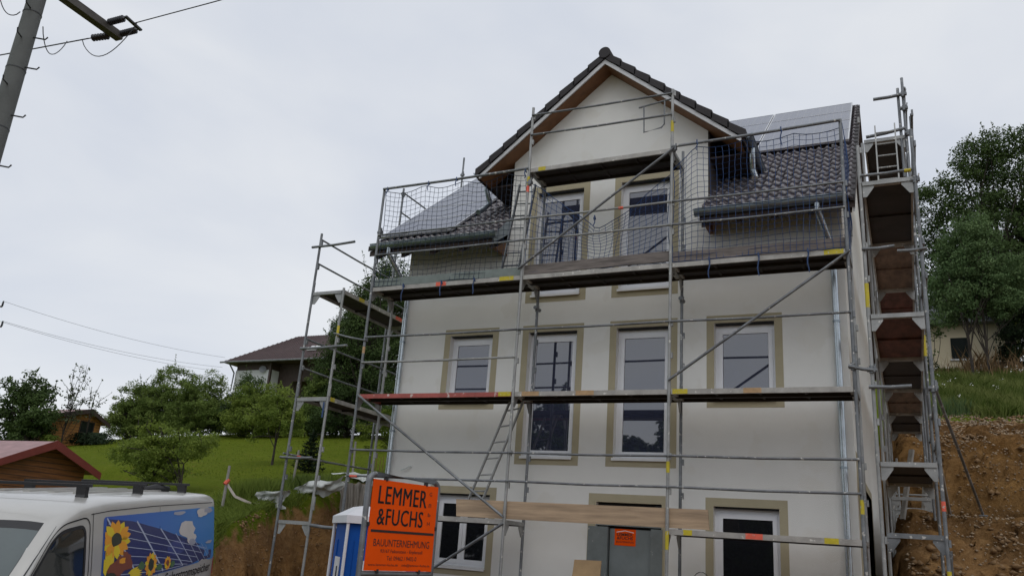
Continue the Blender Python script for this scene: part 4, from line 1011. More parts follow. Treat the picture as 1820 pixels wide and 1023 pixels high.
b=MB(); b.beam(A0,AE,.13,.11); arm=b.build('crossarm',wood_arm,up_)
def insulator(p,q,r,n):
    p=Vector(p); q=Vector(q); d=(q-p); prof=[(0,.008),(.12,.01)]
    for k in range(n): a=.15+.7*k/n; prof += [(a,r*.55),(a+.35/n,r),(a+.6/n,r*.55)]
    prof += [(.88,.01),(1,.008)]
    b=MB(); b.lathe(p,d,[(t*d.length,rr) for t,rr in prof],10); return b.build('insulator',insul,up_,smooth=True)
wd=Vector((.999,.03,.0)).normalized()         # run of the line toward the street
e1=AE+Vector((-.0,-.06,0)); e2=AE+Vector((.02,-.30,.03))
y1=e1+wd*.46; y2=e2+wd*.46
insulator(e1+wd*.03,y1,.052,8); insulator(e2+wd*.03,y2,.052,8)
b=MB(); b.beam(y1+Vector((0,.03,0)),y2-Vector((0,.03,0)),.05,.025); b.build('yoke',wire_m,up_)
ym=(y1+y2)/2
wl_=Vector((-.985,-.16,0)).normalized(); i0=AE+Vector((0,-.1,-.03)); i1=i0+wl_*.46
insulator(i0+wl_*.03,i1,.055,6)
def wire(pts,label,r=.008,n=5,sag=0,segs=16,cat='power line',group=None):
    P=[Vector(p) for p in pts]
    if sag: a,c=P; P=[a.lerp(c,k/segs)-Vector((0,0,sag*4*(k/segs)*(1-k/segs))) for k in range(segs+1)]
    b=MB(); b.tube(P,r,n); return tag(b.build('power_line',wire_m,None,smooth=True),label,cat,group)
wire([ym,ym+wd*22+Vector((0,0,1.1))],'power line leading from the paired insulators over the street',.008,sag=.25)
wire([i1,i1+wl_*30+Vector((0,0,-1.2))],'power line leading away behind the concrete pole',.010,sag=.15)
def hang(a,c,drop,label,r=.007):
    a=Vector(a); c=Vector(c); P=[a.lerp(c,k/14)-Vector((0,0,drop*math.sin(math.pi*k/14)**.8)) for k in range(15)]; b=MB(); b.tube(P,r,5); return tag(b.build('jumper_cable',wire_m,None,smooth=True),label,'cable')
hang(ym+wd*.08,i1+wl_*.12,.42,'loose loop of cable hanging below the crossarm end')
hang(i1+wl_*.40,Vector((PX+.1,PY+.12,7.72)),.32,'small loop of cable hanging between pole and line')
hang(Vector((PX-.1,PY-.1,7.85)),Vector((PX-.42,PY-.40,8.6)),.35,'cable curving up past the top of the pole')
# far pole just outside the view: its arms reach in
fp=Vector((-51.45,23.35,0)); fp.z=tz(fp.x,fp.y)
f_=thing('utility_pole','distant power pole whose dark brackets carry the thin far lines','utility pole',tuple(fp))
b=MB(); b.tube([fp,fp+Vector((0,0,12))],[.2,.13],10); b.build('pole',pole_m,f_,smooth=True)
ends=[]
for z,l in ((15.85,.95),(14.35,1.3)):
    a=Vector((fp.x,fp.y,z)); e=a+Vector((.9,.43,0)).normalized()*l*1.0; b=MB(); b.beam(a,e,.12,.10); b.build('crossarm',wood_arm,f_)
    for k in (0,.33):
        q=e-(e-a).normalized()*k; b=MB(); b.lathe(q,(0.05,0,1),[(0,.03),(.05,.07),(.2,.07),(.28,.07),(.42,.05),(.45,.0)],8); b.build('insulator',insul,f_,smooth=True); ends.append(q+Vector((0,0,.42)))
fg='thin distant lines above the bushes'
for q,e,lb in ((ends[0],(-51.2,46.6,17.5),'upper'),(ends[2],(-51.6,46.9,16.6),'middle'),(ends[3],(-51.8,46.9,16.2),'lower')):
    wire([q,e],f'{lb} of the three thin far power lines above the bushes',.011,4,sag=.45,group=fg)

# ------------------------------------------------------------------ houses on the hill
fh=thing('house','far house with big brown hip roof above the green bushes','house',(-44,47,9))
E0,E1,F0,F1,ZE=-49.9,-36.0,45,54,16.62
b=MB(); b.box((-48.75,45.9,8.5),(-44.3,53,15.95)); b.build('wall',far_white,fh)
b=MB(); b.box((-48.7,45.95,15.95),(-44.35,53,ZE+.1)); b.box((-44.3,46.9,15.0),(-36.8,53,ZE+.1)); b.box((-44.3,46.9,10),(-42.6,53,15.0)); b.build('timber_wall',dark_wood,fh)
b=MB(); v=[(E0,F0,ZE),(E1,F0,ZE),(E1,F1,ZE),(E0,F1,ZE),(-45.0,49.5,20.1),(-36.5,49.5,20.15)]; b.add(v,[(0,1,5,4),(1,2,5),(2,3,4,5),(3,0,4),(0,3,2,1)]); rf_=b.build('roof',far_roof,fh)
b=MB()
for k in range(46):
    x=E0+.3+k*.3; t=min(1,(x-E0)/(-45.0-E0)); 
    b.beam((x,F0,ZE+.02),(x,F0+4.45*t,ZE+3.46*t+.02),.09,.04)
b.build('roof_ribs',far_roof,rf_)
b=MB(); b.tube([(E0-.05,F0-.08,ZE-.03),(E1,F0-.08,ZE-.03)],.09,8); b.tube([(-48.9,F0-.05,ZE-.05),(-48.85,45.8,ZE-.9),(-48.9,45.8,14)],.07,8); b.build('gutter',steel,fh,smooth=True)
b=MB(); b.box((-40.9,49.2,19.5),(-40.1,50.2,21.1)); b.build('chimney',grey_roof,rf_)
b=MB(); b.beam((-40.9,46.7,ZE+1.42),(-39.9,46.7,ZE+1.42),1.0,.05,(0,-.6,.8)) if False else b.prism([(-40.9,46.3,ZE+1.12),(-39.9,46.3,ZE+1.12),(-39.9,47.0,ZE+1.66),(-40.9,47.0,ZE+1.66)],(0,-.05,.08)); b.build('skylight',white_metal,rf_)
b=MB(); b.lathe((-45.3,45.75,15.95),(.45,-.85,.25),[(0,.0),(.02,.19),(.08,.34),(.10,.36),(.08,.30),(.03,.08)],14); b.build('satellite_dish',grey_roof,fh,smooth=True)
b=MB()
for x in (-44.3,-40.6,-37.0): b.box((x-.1,45.6,10),(x+.1,45.8,ZE))
b.build('balcony_post',dark_wood,fh)
rh=thing('house','pale yellow house half hidden behind the trees above the soil bank','house',(11,28,9))
b=MB(); b.box((7.5,26,8.2),(13.1,31,12.0)); b.build('wall',cream,rh)
b=MB(); b.prism([(7.0,25.5,11.9),(7.0,31.5,11.9),(7.0,28.5,14.1)],(6.6,0,0)); b.build('roof',grey_roof,rh)
b=MB(); b.box((10.72,25.96,10.45),(11.42,26,11.35)); w_=b.build('window',van_glass,rh)
b=MB(); b.box((10.66,25.94,10.38),(11.48,26.0,10.45)); b.build('sill',far_white,w_)
b=MB(); b.box((11.1,25.2,9.0),(13.6,25.35,10.1)); tag(b.build('garden_fence',dark_wood),'low dark board fence before the pale yellow house','fence')
# ------------------------------------------------------------------ vegetation
def leaves(C,N,size,tilt=.6,aspect=.6,rng=RNG,down=0.):
    """one rhombic leaf per centre; N holds outward directions; returns verts, faces"""
    n=len(C); nr=N+rng.normal(0,tilt,(n,3))+np.array([0,0,.45]); nr/=np.linalg.norm(nr,axis=1)[:,None]+1e-9
    t=rng.normal(0,1,(n,3)); t[:,2]-=down; t-=nr*(t*nr).sum(1)[:,None]; t/=np.linalg.norm(t,axis=1)[:,None]+1e-9
    b=np.cross(nr,t); s=size*rng.uniform(.65,1.35,n)[:,None]
    v=np.stack([C-t*s*.5, C+b*s*aspect*.5+nr*s*.06, C+t*s*.5, C-b*s*aspect*.5+nr*s*.06],1).reshape(-1,3)
    return v, np.arange(4*n).reshape(n,4)
def limb(b,p,q,r0,r1,rr,n=5,bend=.12):
    p=Vector(p); q=Vector(q); L=(q-p).length; P=[]; Rr=[]
    o=Vector((rr.uniform(-1,1),rr.uniform(-1,1),rr.uniform(-.3,.6)))*L*bend
    for k in range(n+1):
        t=k/n; P.append(p.lerp(q,t)+o*math.sin(math.pi*t)); Rr.append(r0+(r1-r0)*t)
    b.tube(P,Rr,6,cap=False); return P
def tree(name,label,base,lobes,nclus,nleaf,lsize,lm,cr=.45,trunk=.12,stems=None,group=None,cat='tree',seed=1,tilt=.7,sprays=0,bare=.25,dens=.5,down=0.,aspect=.6,tintf=None):
    """lobes: (dx,dy,dz,rx,ry,rz) ellipsoids of the crown above the base"""
    rng=np.random.default_rng(seed); rr=random.Random(seed); base=Vector(base)
    t=thing(name,label,cat,tuple(base),group)
    L=np.array(lobes,float); vol=L[:,3]*L[:,4]*L[:,5]; pick=rng.choice(len(L),nclus,p=vol/vol.sum()); 
    d=rng.normal(0,1,(nclus,3)); d/=np.linalg.norm(d,axis=1)[:,None]
    rad=rng.uniform(dens,1.0,nclus)**.6*rng.uniform(.82,1.06,nclus)
    cc=L[pick,:3]+d*L[pick,3:]*rad[:,None]
    size=cr*rng.uniform(.55,1.35,nclus)
    Cs=[];Ns=[];T=[]
    ctr=np.average(L[:,:3],axis=0,weights=vol)
    cl_t=rng.normal(0,.16,nclus)
    for i in range(nclus):
        m=max(6,int(2.1*nleaf*size[i]/cr*rng.uniform(.6,1.3))); g=rng.normal(0,1,(m,3)); g/=np.linalg.norm(g,axis=1)[:,None]; g*=(rng.uniform(0,1,m)**.45)[:,None]
        g*=np.array([1,1,.62]); p=cc[i]+g*size[i]
        Cs.append(p); Ns.append(g*.6+ (cc[i]-ctr)/np.linalg.norm(cc[i]-ctr)*.5); T.append(np.clip(.5+cl_t[i]+rng.normal(0,.16,m),0,1))
    wood=MB()
    for k in range(sprays):                       # thin shoots breaking the outline
        i=rng.integers(nclus); o=(cc[i]-ctr); o/=np.linalg.norm(o); o=o*.6+np.array([rng.normal(0,.25),rng.normal(0,.25),.75]); ln=cr*rng.uniform(1.0,2.2); m=int(nleaf*.5)
        tt=rng.uniform(0,1,m); p=cc[i]+o*ln*tt[:,None]+rng.normal(0,1,(m,3))*cr*.16*(1.15-tt)[:,None]
        Cs.append(p); Ns.append(rng.normal(0,1,(m,3))); T.append(np.clip(.6+rng.normal(0,.15,m),0,1))
        wood.tube([Vector(cc[i])+base,Vector(cc[i]+o*ln)+base],[.014,.005],4,cap=False)
    Cc=np.concatenate(Cs); Nn=np.concatenate(Ns); v,f=leaves(Cc,Nn,lsize*.86,tilt,aspect,rng,down)
    np_mesh('crown',v,f,lm,t,tint=np.concatenate(T))
    H=float(L[:,2].max())
    for (sx,sy,lean,hh) in (stems or [(0,0,0,.55)]):
        p0=base+Vector((sx,sy,-.3)); p1=base+Vector((sx+lean,sy,H*hh)); P=limb(wood,p0,p1,trunk,trunk*.5,rr,7,.04)
        order=np.argsort(np.linalg.norm(cc-np.array(p1-base),axis=1))
        for i in rng.choice(nclus,min(nclus,int(nclus*bare)),replace=False):
            st=P[rr.randint(2,len(P)-1)]; limb(wood,st,Vector(cc[i])+base,trunk*.28,.012,rr,4,.10)
    wood.build('trunk',bark,t,recalc=False)
    return t
lf_dark=leaf_mat('leaf_dark',(.032,.058,.018),(.105,.155,.05),.30)
lf_mid=leaf_mat('leaf_mid',(.078,.125,.026),(.21,.275,.07),.36)
lf_light=leaf_mat('leaf_light',(.10,.155,.026),(.27,.335,.07),.40)
lf_yel=leaf_mat('leaf_yellowish',(.07,.11,.014),(.16,.20,.03),.32)
lf_blue=leaf_mat('leaf_fresh',(.055,.105,.036),(.185,.265,.115),.32)
lf_grey=leaf_mat('leaf_grey',(.06,.085,.04),(.13,.16,.085),.3)
lf_conif=leaf_mat('needle_dark',(.012,.024,.012),(.035,.055,.024),.12)
def gz(x,y): return (x,y,tz(x,y))
# meadow edge, seen over the van and between the tubes of the left scaffold
tree('tree','dark leafy tree at the picture edge left of the orange hut',gz(-29.0,13),[(0,0,2.5,1.2,1.1,.9),(-.5,0,3.2,1.0,.9,.6),(.5,0,1.4,1.1,1.1,1.1),(-.8,0,1.0,1.4,1.2,1.0)],80,45,.16,lf_dark,.40,.16,seed=2,sprays=14)
tree('tree','dark rounded tree between the edge tree and the slender sapling',gz(-28.1,13.0),[(0,0,2.5,.85,.9,.95),(.45,0,1.5,.9,.9,1.0),(-.5,0,.9,1.1,1,.9)],70,45,.16,lf_dark,.38,.16,seed=3,sprays=10)
tree('sapling','slender airy sapling with thin upright shoots before the orange hut',gz(-27.2,14.2),[(0,0,2.8,.65,.6,1.2),(.25,0,1.8,.7,.7,1.0)],26,9,.13,lf_grey,.28,.045,seed=4,sprays=26,bare=.8,dens=.2)
tree('sapling','small feathery sapling right of the slender one beside the orange hut',gz(-26.6,14.9),[(0,0,2.0,.35,.35,.6)],8,8,.13,lf_grey,.28,.03,seed=14,sprays=8,bare=.8,dens=.2)
def bush(label,x,y,h,r,lm,seed,n=120,ls=.125,sprays=16,kind='bush'):
    rr=random.Random(seed); L=[(0,0,h*.36,r,r*.85,h*.36),(rr.uniform(-.3,.3)*r,0,h*.66,r*.72,r*.65,h*.30),(-r*.55,0,h*.28,r*.6,r*.6,h*.28),(r*.6,0,h*.30,r*.6,r*.6,h*.30),(rr.uniform(-.45,.45)*r,0,h*.84,r*.36,r*.36,h*.15)]
    return tree(kind,label,gz(x,y),L,int(n*1.9),58,ls*.80,lm,.33,.08,seed=seed,sprays=sprays,cat=kind,dens=.3)
bush('low dark bush filling the gap right of the orange hut',-29.2,19.4,3.3,1.6,lf_mid,51,120)
bush('dark bush closing the hedge line behind the orange hut roof edge',-30.6,21.2,3.4,1.8,lf_dark,59,120)
bush('large dark green bush right of the orange hut, highest of the hedge line',-27.6,20.2,4.1,2.0,lf_mid,52,170)
bush('dark bush in the middle of the hedge line with ragged top shoots',-24.6,19.6,3.5,1.9,lf_mid,53,150,sprays=26)
bush('dark bush at the right end of the hedge line, just under the far house wall',-22.2,20.2,3.3,1.6,lf_dark,54,120)
bush('bright green broad bush just below the far house',-20.3,19.4,2.75,1.9,lf_light,55,140)
bush('green bush before the balcony of the far house',-18.0,20.9,3.5,1.9,lf_mid,56,140)
bush('dark bush at the foot of the tall dark tree',-15.3,20.0,2.6,2.0,lf_dark,57,120)
bush('dark bush low between the tubes of the left scaffold tower',-12.2,19.5,2.8,2.0,lf_dark,58,120)
tree('fruit_tree','light green fruit tree with a slim trunk standing on the open meadow',gz(-9.5,8.75),[(0,0,1.65,.85,.8,.55),(-.5,0,1.4,.6,.6,.4),(.5,0,1.3,.6,.6,.42),(.1,0,2.1,.6,.6,.38),(-.8,0,.95,.35,.35,.2)],120,34,.085,lf_light,.22,.05,stems=[(0,0,.0,.42)],seed=8,sprays=22,bare=.1)
tree('fruit_tree','wide yellowish green tree directly above the van roof',gz(-7.25,2.65),[(-.5,0,.95,.80,.7,.48),(.55,0,1.12,.55,.6,.36),(1.05,0,1.22,.34,.35,.22),(-.55,0,1.42,.5,.5,.28),(-1.1,0,.80,.42,.5,.40),(-.3,0,.5,.7,.6,.3),(.15,0,1.3,.5,.5,.3),(-1.5,0,.95,.4,.4,.36)],290,32,.062,lf_light,.17,.03,stems=[(.62,0,-.12,.5),(.48,.1,-.25,.5),(-.5,0,0,.3)],seed=9,sprays=46,bare=.025,dens=.35)
tree('tree','tall dark tree rising behind the left scaffold tower',gz(-15.0,21),[(0,0,4.6,2.5,2,2.6),(-1.0,0,6.4,1.2,1.2,1.5),(.3,0,7.2,1.7,1.5,1.9),(1.6,0,3.6,2.0,1.8,2.4),(-1.6,0,3.2,1.8,1.8,2.2),(.5,0,8.6,.9,.9,.9),(1.8,0,6.4,1.5,1.3,1.7)],680,50,.12,lf_dark,.46,.2,seed=10,sprays=60,dens=.25)
tree('tree','dense dark tree at the scaffold tower, shorter than the tall one beside it',gz(-16.9,22.2),[(0,0,3.4,1.9,1.8,2.3),(-.3,0,5.6,1.3,1.3,1.5),(.4,0,7.0,.9,.9,1.0)],330,50,.12,lf_dark,.44,.16,seed=11,sprays=40,dens=.25)
tree('tree','dark tree seen through the gap beside the house corner',gz(-10.2,19.8),[(0,0,3.2,2.0,1.8,2.2),(-.3,0,5.4,1.3,1.3,1.4)],300,50,.12,lf_dark,.44,.16,seed=13,sprays=24,dens=.25)
tree('bush','yellowish low bush between scaffold and house corner',gz(-8.2,13.8),[(0,0,1.1,1.0,.9,1.0),(-1.0,0,.7,.9,.8,.7),(.8,0,1.6,.7,.7,.7)],80,46,.09,lf_yel,.26,.06,seed=12,sprays=12,cat='bush')
def spruce(label,base,h,r,seed=1,tiers=9,name='spruce',per=34,ls=.09):
    rng=np.random.default_rng(seed); base=Vector(base); t=thing(name,label,'conifer',tuple(base)); C=[];N=[];b=MB(); b.tube([base+Vector((0,0,-.2)),base+Vector((0,0,h))],[.03*h*.6+.01,.006],7)
    for k in range(tiers):
        z=h*(.08+.88*k/tiers); rr_=r*(1-k/tiers)**.85+.02
        nb=9
        for j in range(nb):
            a=2*math.pi*(j+rng.uniform(-.3,.3))/nb+k; ln=rr_*rng.uniform(.75,1.1); m=int(per*(.4+ln/r)); tt=rng.uniform(.1,1,m)
            p=np.stack([np.cos(a)*ln*tt,np.sin(a)*ln*tt,z+.22*ln*tt*tt-.05*ln+rng.normal(0,.02*h*.3,m)],1)+rng.normal(0,.05*r,(m,3)); C.append(p); N.append(rng.normal(0,.4,(m,3))+np.array([0,0,.6]))
            b.tube([base+Vector((0,0,z)),base+Vector((math.cos(a)*ln,math.sin(a)*ln,z+.16*ln))],[.008,.003],4,cap=False)
    m=20; tt=rng.uniform(0,1,m); C.append(np.stack([0*tt,0*tt,h*(.9+.14*tt)],1)+rng.normal(0,.012,(m,3))); N.append(rng.normal(0,1,(m,3)))
    C=np.concatenate(C); N=np.concatenate(N); v,f=leaves(C,N,ls,.5,.35,rng); np_mesh('crown',v,f,lf_conif,t,tint=np.clip(rng.normal(.5,.2,len(f)),0,1)); b.build('trunk',bark,t,recalc=False)
    return t
spruce('small young spruce on the meadow seen between the tubes',gz(-6.75,7.2),1.22,.50,3)
# trimmed hedge and low shrubs
def clump(name,label,cat,base,rx,ry,h,n,ls,lm,seed=1,group=None):
    rng=np.random.default_rng(seed); t=thing(name,label,cat,tuple(base),group)
    p=rng.uniform(-1,1,(n,3)); p[:,2]=rng.uniform(0,1,n)**.7; sh=1-.35*p[:,2]**2; C=np.stack([p[:,0]*rx*sh,p[:,1]*ry*sh,p[:,2]*h],1)
    v,f=leaves(C,p*np.array([1,1,.5]),ls,.5,.55,rng); np_mesh('crown',v,f,lm,t,tint=np.clip(rng.normal(.45,.2,n),0,1))
    b=MB(); rr=random.Random(seed)
    for k in range(5): a=rr.uniform(-.7,.7)*rx; b.tube([Vector(base)+Vector((a,0,-.15)),Vector(base)+Vector((a*1.1,rr.uniform(-.3,.3)*ry,h*.8))],[.02,.006],5,cap=False)
    b.build('stem',bark,t,recalc=False); return t
clump('hedge','trimmed dark hedge in front of the orange hut','hedge',gz(-26.6,15.2),1.3,.5,.55,3600,.10,lf_conif,5)
clump('hedge','dark hedge foot running under the bushes at the meadow edge','hedge',gz(-24.5,22.2),7.5,.7,1.1,7000,.16,lf_dark,6)
clump('shrub','low light shrub at the left end of the trimmed hedge','shrub',gz(-27.3,13.6),.45,.4,.6,900,.10,lf_light,7)
def grass(C,h,spread,rng,wdt=.012):
    n=len(C); a=rng.uniform(0,2*np.pi,n); hh=h*rng.uniform(.5,1.3,n); dx=rng.normal(0,spread,n)*hh; dy=rng.normal(0,spread,n)*hh
    w=np.stack([np.cos(a)*wdt,np.sin(a)*wdt,0*a],1)*rng.uniform(.7,1.4,n)[:,None]; mid=C+np.stack([dx*.4,dy*.4,hh*.6],1); top=C+np.stack([dx,dy,hh],1)
    v=np.stack([C-w,C+w,mid+w*.7,top,mid-w*.7],1).reshape(-1,3); return v,np.arange(5*n).reshape(n,5)
def tuft(label,base,rx,ry,h,n,m,seed):
    rng=np.random.default_rng(seed); a=rng.normal(0,.45,(n,2)); x=base[0]+a[:,0]*rx; y=base[1]+a[:,1]*ry; z=terrain(x,y)[0]-.05
    v,f=grass(np.stack([x,y,z],1),h,.22,rng,.0045); o=np_mesh('grass_tuft',v,f,m,None,tint=np.clip(rng.normal(.5,.2,n),0,1)); return tag(o,label,'grass tuft')
tuft('bushy tuft of tall grass beside the leaning fence post',(-4.35,2.6),.55,.5,.42,5200,lf_light,1)
tuft('darker tuft of tall grass right of the first white sheet',(-4.3,4.1),.5,.5,.36,3600,lf_mid,2)
tuft('round grass tuft at the lower edge of the flowering slope',(10.05,15.2),.55,.45,.45,900,lf_blue,3)
rng=np.random.default_rng(21)
def soil_free(x,y,t=.12): return terrain(x,y)[1]<t
# rough grass on the bank edge, the meadow, and the flowering slope on the other side
n=42000; y=rng.uniform(-1.5,9,n); x=np.interp(y,EY,EX)-np.abs(rng.normal(0,.9,n))+.10; z=terrain(x,y)[0]; k=soil_free(x,y,.25)
v,f=grass(np.stack([x,y,z-.03],1)[k],.12,.6,rng,.006); o=np_mesh('bank_grass',v,f,lf_light,tint=np.clip(rng.normal(.55,.22,len(f)),0,1)); tag(o,'rough green grass hanging over the edge of the soil bank','grass',kind='stuff')
n=26000; y=5+22*rng.uniform(0,1,n)**.8; x=-3.5-2.1*(y-3)*rng.uniform(0,1,n)-.3; z=terrain(x,y)[0]; k=soil_free(x,y,.02)
v,f=grass(np.stack([x,y,z-.03],1)[k],.05,.9,rng,.012); o=np_mesh('meadow_grass',v,f,lf_yel,tint=np.clip(rng.normal(.3,.16,len(f)),0,1)); tag(o,'short mown grass of the sloping meadow','grass',kind='stuff')
n=60000; y=14.6+11.5*rng.uniform(0,1,n); x=9+rng.uniform(0,1,n)*5.5; e=14.9+.35*np.sin(x*2.1)+.25*np.sin(x*5); k=y>e+rng.normal(0,.15,n); x=x[k];y=y[k]; z=terrain(x,y)[0]
C0=x+.7*y; v,f=grass(np.stack([x,y,z-.03],1),.36,.38,rng,.011); o=np_mesh('slope_grass',v,f,leaf_mat('slope_blade',(.085,.13,.022),(.30,.33,.11),.32),tint=np.clip(rng.normal(.35,.22,len(f))+.25*np.sin(C0*3.1),0,1)); tag(o,'long green grass on the slope above the soil bank','grass',kind='stuff')
n=60; y=15.6+8*rng.uniform(0,1,n)**1.5; x=9.2+rng.uniform(0,1,n)*4.5+.3*rng.normal(0,1,n); z=terrain(x,y)[0]+.36+rng.uniform(0,.2,n)
C=np.repeat(np.stack([x,y,z],1),4,0)+rng.normal(0,.03,(n*4,3)); v,f=leaves(C,np.zeros((n*4,3))+[0,-.6,.5],.04,.4,.9,rng); o=np_mesh('wildflowers',v,f,mat('white_petals',(.72,.72,.66),.7),None); tag(o,'small white wildflowers dotted through the slope grass','flowers',kind='stuff')
n=420; y=21.5+rng.normal(0,.7,n); x=11.7+rng.normal(0,.75,n); z=terrain(x,y)[0]; v,f=grass(np.stack([x,y,z],1),1.0,.35,rng,.013); o=np_mesh('dry_grass',v,f,leaf_mat('dry_stalk',(.16,.10,.05),(.34,.23,.12),.2),tint=rng.uniform(0,1,len(f))); tag(o,'reddish dry stalks of tall grass before the pale yellow house','grass tuft')
# right hand trees
tree('tree','huge dark deciduous tree filling the sky right of the house',gz(13.0,25.5),[(0,0,5.0,2.6,2.2,3.0),(-.6,0,8.6,1.5,1.4,1.7),(1.0,0,8.6,1.7,1.6,2.4),(-1.9,0,6.6,1.5,1.4,1.5),(2.6,0,5.4,2.2,2,2.8),(-2.2,0,4.6,1.0,1.0,1.4),(.2,0,10.2,.8,.8,.8),(2.6,0,8.8,1.3,1.2,1.8),(-2.5,0,7.7,1.2,1.1,1.5),(-2.7,0,5.4,1.2,1.1,1.6),(-2.8,0,3.8,1.0,1,1.2),(-.9,0,9.7,.9,.9,.9),(1.4,0,10.0,.7,.7,.9),(1.2,0,3.2,2.4,1.8,1.6)],1050,56,.125,lf_dark,.50,.24,seed=31,sprays=60,bare=.12,dens=.35)
tree('tree','lighter green tree with drooping leaves before the huge dark one',gz(11.35,20.3),[(0,0,4.3,1.25,1.1,1.5),(.2,0,5.6,.75,.7,.8),(-.7,0,3.2,1.0,.9,1.3),(.9,0,3.4,1.1,.9,1.4),(-1.0,0,2.6,.6,.6,.6)],330,52,.12,lf_blue,.36,.06,stems=[(-.25,0,.1,.75),(.2,.1,0,.7)],bare=.08,seed=32,sprays=26,down=1.0,aspect=.45,dens=.35)
tree('tree','dark low tree at the right picture edge beside the board fence',gz(13.35,21.8),[(0,0,1.8,1.3,1.2,1.6),(.4,0,3.4,1.2,1.2,1.5),(-.5,0,.9,.9,.8,.8)],120,80,.13,lf_conif,.42,.14,seed=33,sprays=10)
tree('bush','thin branchy bush at the wall of the pale yellow house',gz(9.75,22),[(0,0,1.6,.6,.6,.9),(-.2,0,.8,.5,.5,.5)],18,26,.13,lf_dark,.3,.04,seed=34,sprays=10,bare=.6,cat='bush')
# trees across the street behind the viewer: seen mirrored in the panes
back=[('tall broad dark tree across the street, mirrored in the left tall window',-15.0,-41,14.0,5.2),('broad dark tree across the street left of the tall one',-22,-40,9.5,4.0),('pointed tree across the street, mirrored low in the second tall window',-8.2,-41,11.5,1.5),('second pointed tree beside the first across the street',-5.9,-41,11.5,1.4),('round dark tree across the street opposite the metal door',-1.6,-42,7.0,3.4),('round dark tree across the street opposite the garden window',2.6,-42,6.4,3.0),('round dark tree at the end of the row across the street',8.0,-42,6.4,3.2),('low dark tree between the tall ones across the street',-12.0,-44,7.0,3.4),('low dark tree behind the two pointed ones across the street',-7.4,-44,7.2,3.4)]
for i,(lb,x,y,h,r_) in enumerate(back):
    tree('tree',lb,(x,y,-.4),[(0,0,h*.34,r_,r_,h*.34),(0,0,h*.62,r_*.75,r_*.75,h*.25),(0,0,h*.82,r_*.42,r_*.42,h*.16)],190,60,.45,lf_dark,.85,.25,seed=60+i,sprays=12,dens=.2)
# ------------------------------------------------------------------ odds and ends on the banks
def pole_(name,label,cat,p,q,r,m): b=MB(); b.tube([p,q],[r,r*.85],8); return tag(b.build(name,m,None,smooth=True),label,cat)
fp_='old grey stakes along the bank edge'
pole_('fence_post','leaning grey stake with barrier tape behind the van','post',(-3.9,1.2,1.8),(-3.94,1.25,2.80),.032,old_wood)
pole_('fence_post','grey stake behind the second white sheet','post',(-4.55,4.0,2.5),(-4.50,4,3.48),.03,old_wood)
pole_('fence_post','grey stake standing beside the rusty rods','post',(-4.3,6.0,2.9),(-4.34,6,3.98),.03,old_wood)
b=MB(); P=[Vector((-3.93,1.23,2.45)),Vector((-3.8,1.4,2.2)),Vector((-3.62,1.75,2.08)),Vector((-3.5,2.2,2.15)),Vector((-3.6,2.7,2.42))]
for p,q in zip(P[:-1],P[1:]): b.beam(p,q,.006,.05)
b.tube([(-3.94,1.2,2.42),(-3.92,1.27,2.52)],.045,8,1); tag(b.build('barrier_tape',[tape_m,red_paint]),'pale barrier tape sagging from the leaning stake','tape')
def sheet(label,c,ex,ey,amp,seed,m=film,nx_=16,ny_=12,fold=0):
    c=Vector(c); ex=Vector(ex); ey=Vector(ey); nr=ex.cross(ey).normalized(); vs=[];fs=[]
    for j in range(ny_+1):
        for i in range(nx_+1):
            u=i/nx_-.5; v=j/ny_-.5; q=Vector((u*3+seed,v*3,seed*.7)); 
            h=amp*(noise.noise(q*1.1)+.5*noise.noise(q*2.6)+.25*noise.noise(q*5.5)) if not fold else amp*math.sin(u*fold+1.2*noise.noise(q))*(1.1-.6*v)
            e=1-.22*noise.noise(Vector((v*4,seed,u)))*(abs(u)*2)
            vs.append(c+ex*u*e*(1+(.5*(-v)) if fold else e)+ey*v*(1+.15*noise.noise(Vector((u*5,seed*2,0))))+nr*h)
    for j in range(ny_):
        for i in range(nx_): o=j*(nx_+1)+i; fs.append((o,o+1,o+nx_+2,o+nx_+1))
    b=MB(); b.add(vs,fs); o=b.build('plastic_sheet',m,None,smooth=False,recalc=False); o.data.polygons.foreach_set('use_smooth',[True]*len(fs)); return tag(o,label,'plastic sheet')
sheet('first crumpled white plastic sheet at the bank edge, nearest the van',(-3.55,2.2,2.20),(.55,.45,.1),(.25,.05,.42),.16,1.3)
sheet('larger crumpled white plastic sheet pulled up over the bank edge',(-3.45,3.6,2.52),(.75,.62,.30),(.25,-.1,.40),.20,4.1)
sheet('long whitish plastic sheet lying on top of the bank near the house',(-3.9,6.4,3.12),(.9,1.6,.12),(-.3,.2,.16),.12,7.7)
sheet('grey pleated plastic sheet hanging down the bank face',(-3.28,4.75,2.36),(.52,.36,0),(.12,-.10,-.95),.05,2.2,film_grey,24,12,30)
b=MB(); b.beam((-4.05,4.3,2.72),(-3.3,6.9,3.0),.22,.035); tag(b.build('timber_board',plank_m),'weathered board lying along the top of the bank','board')
b=MB()
for k in range(7): x=-3.95+.07*k; b.tube([(x,6.5+.05*k,2.9),(x+.02*math.sin(k*2),6.5+.06*k,3.75+.1*math.sin(k*5))],.008,5)
tag(b.build('rod_bundle',mat('rust',(.16,.07,.045),.85)),'thin rusty rods sticking up at the top of the bank','rods')
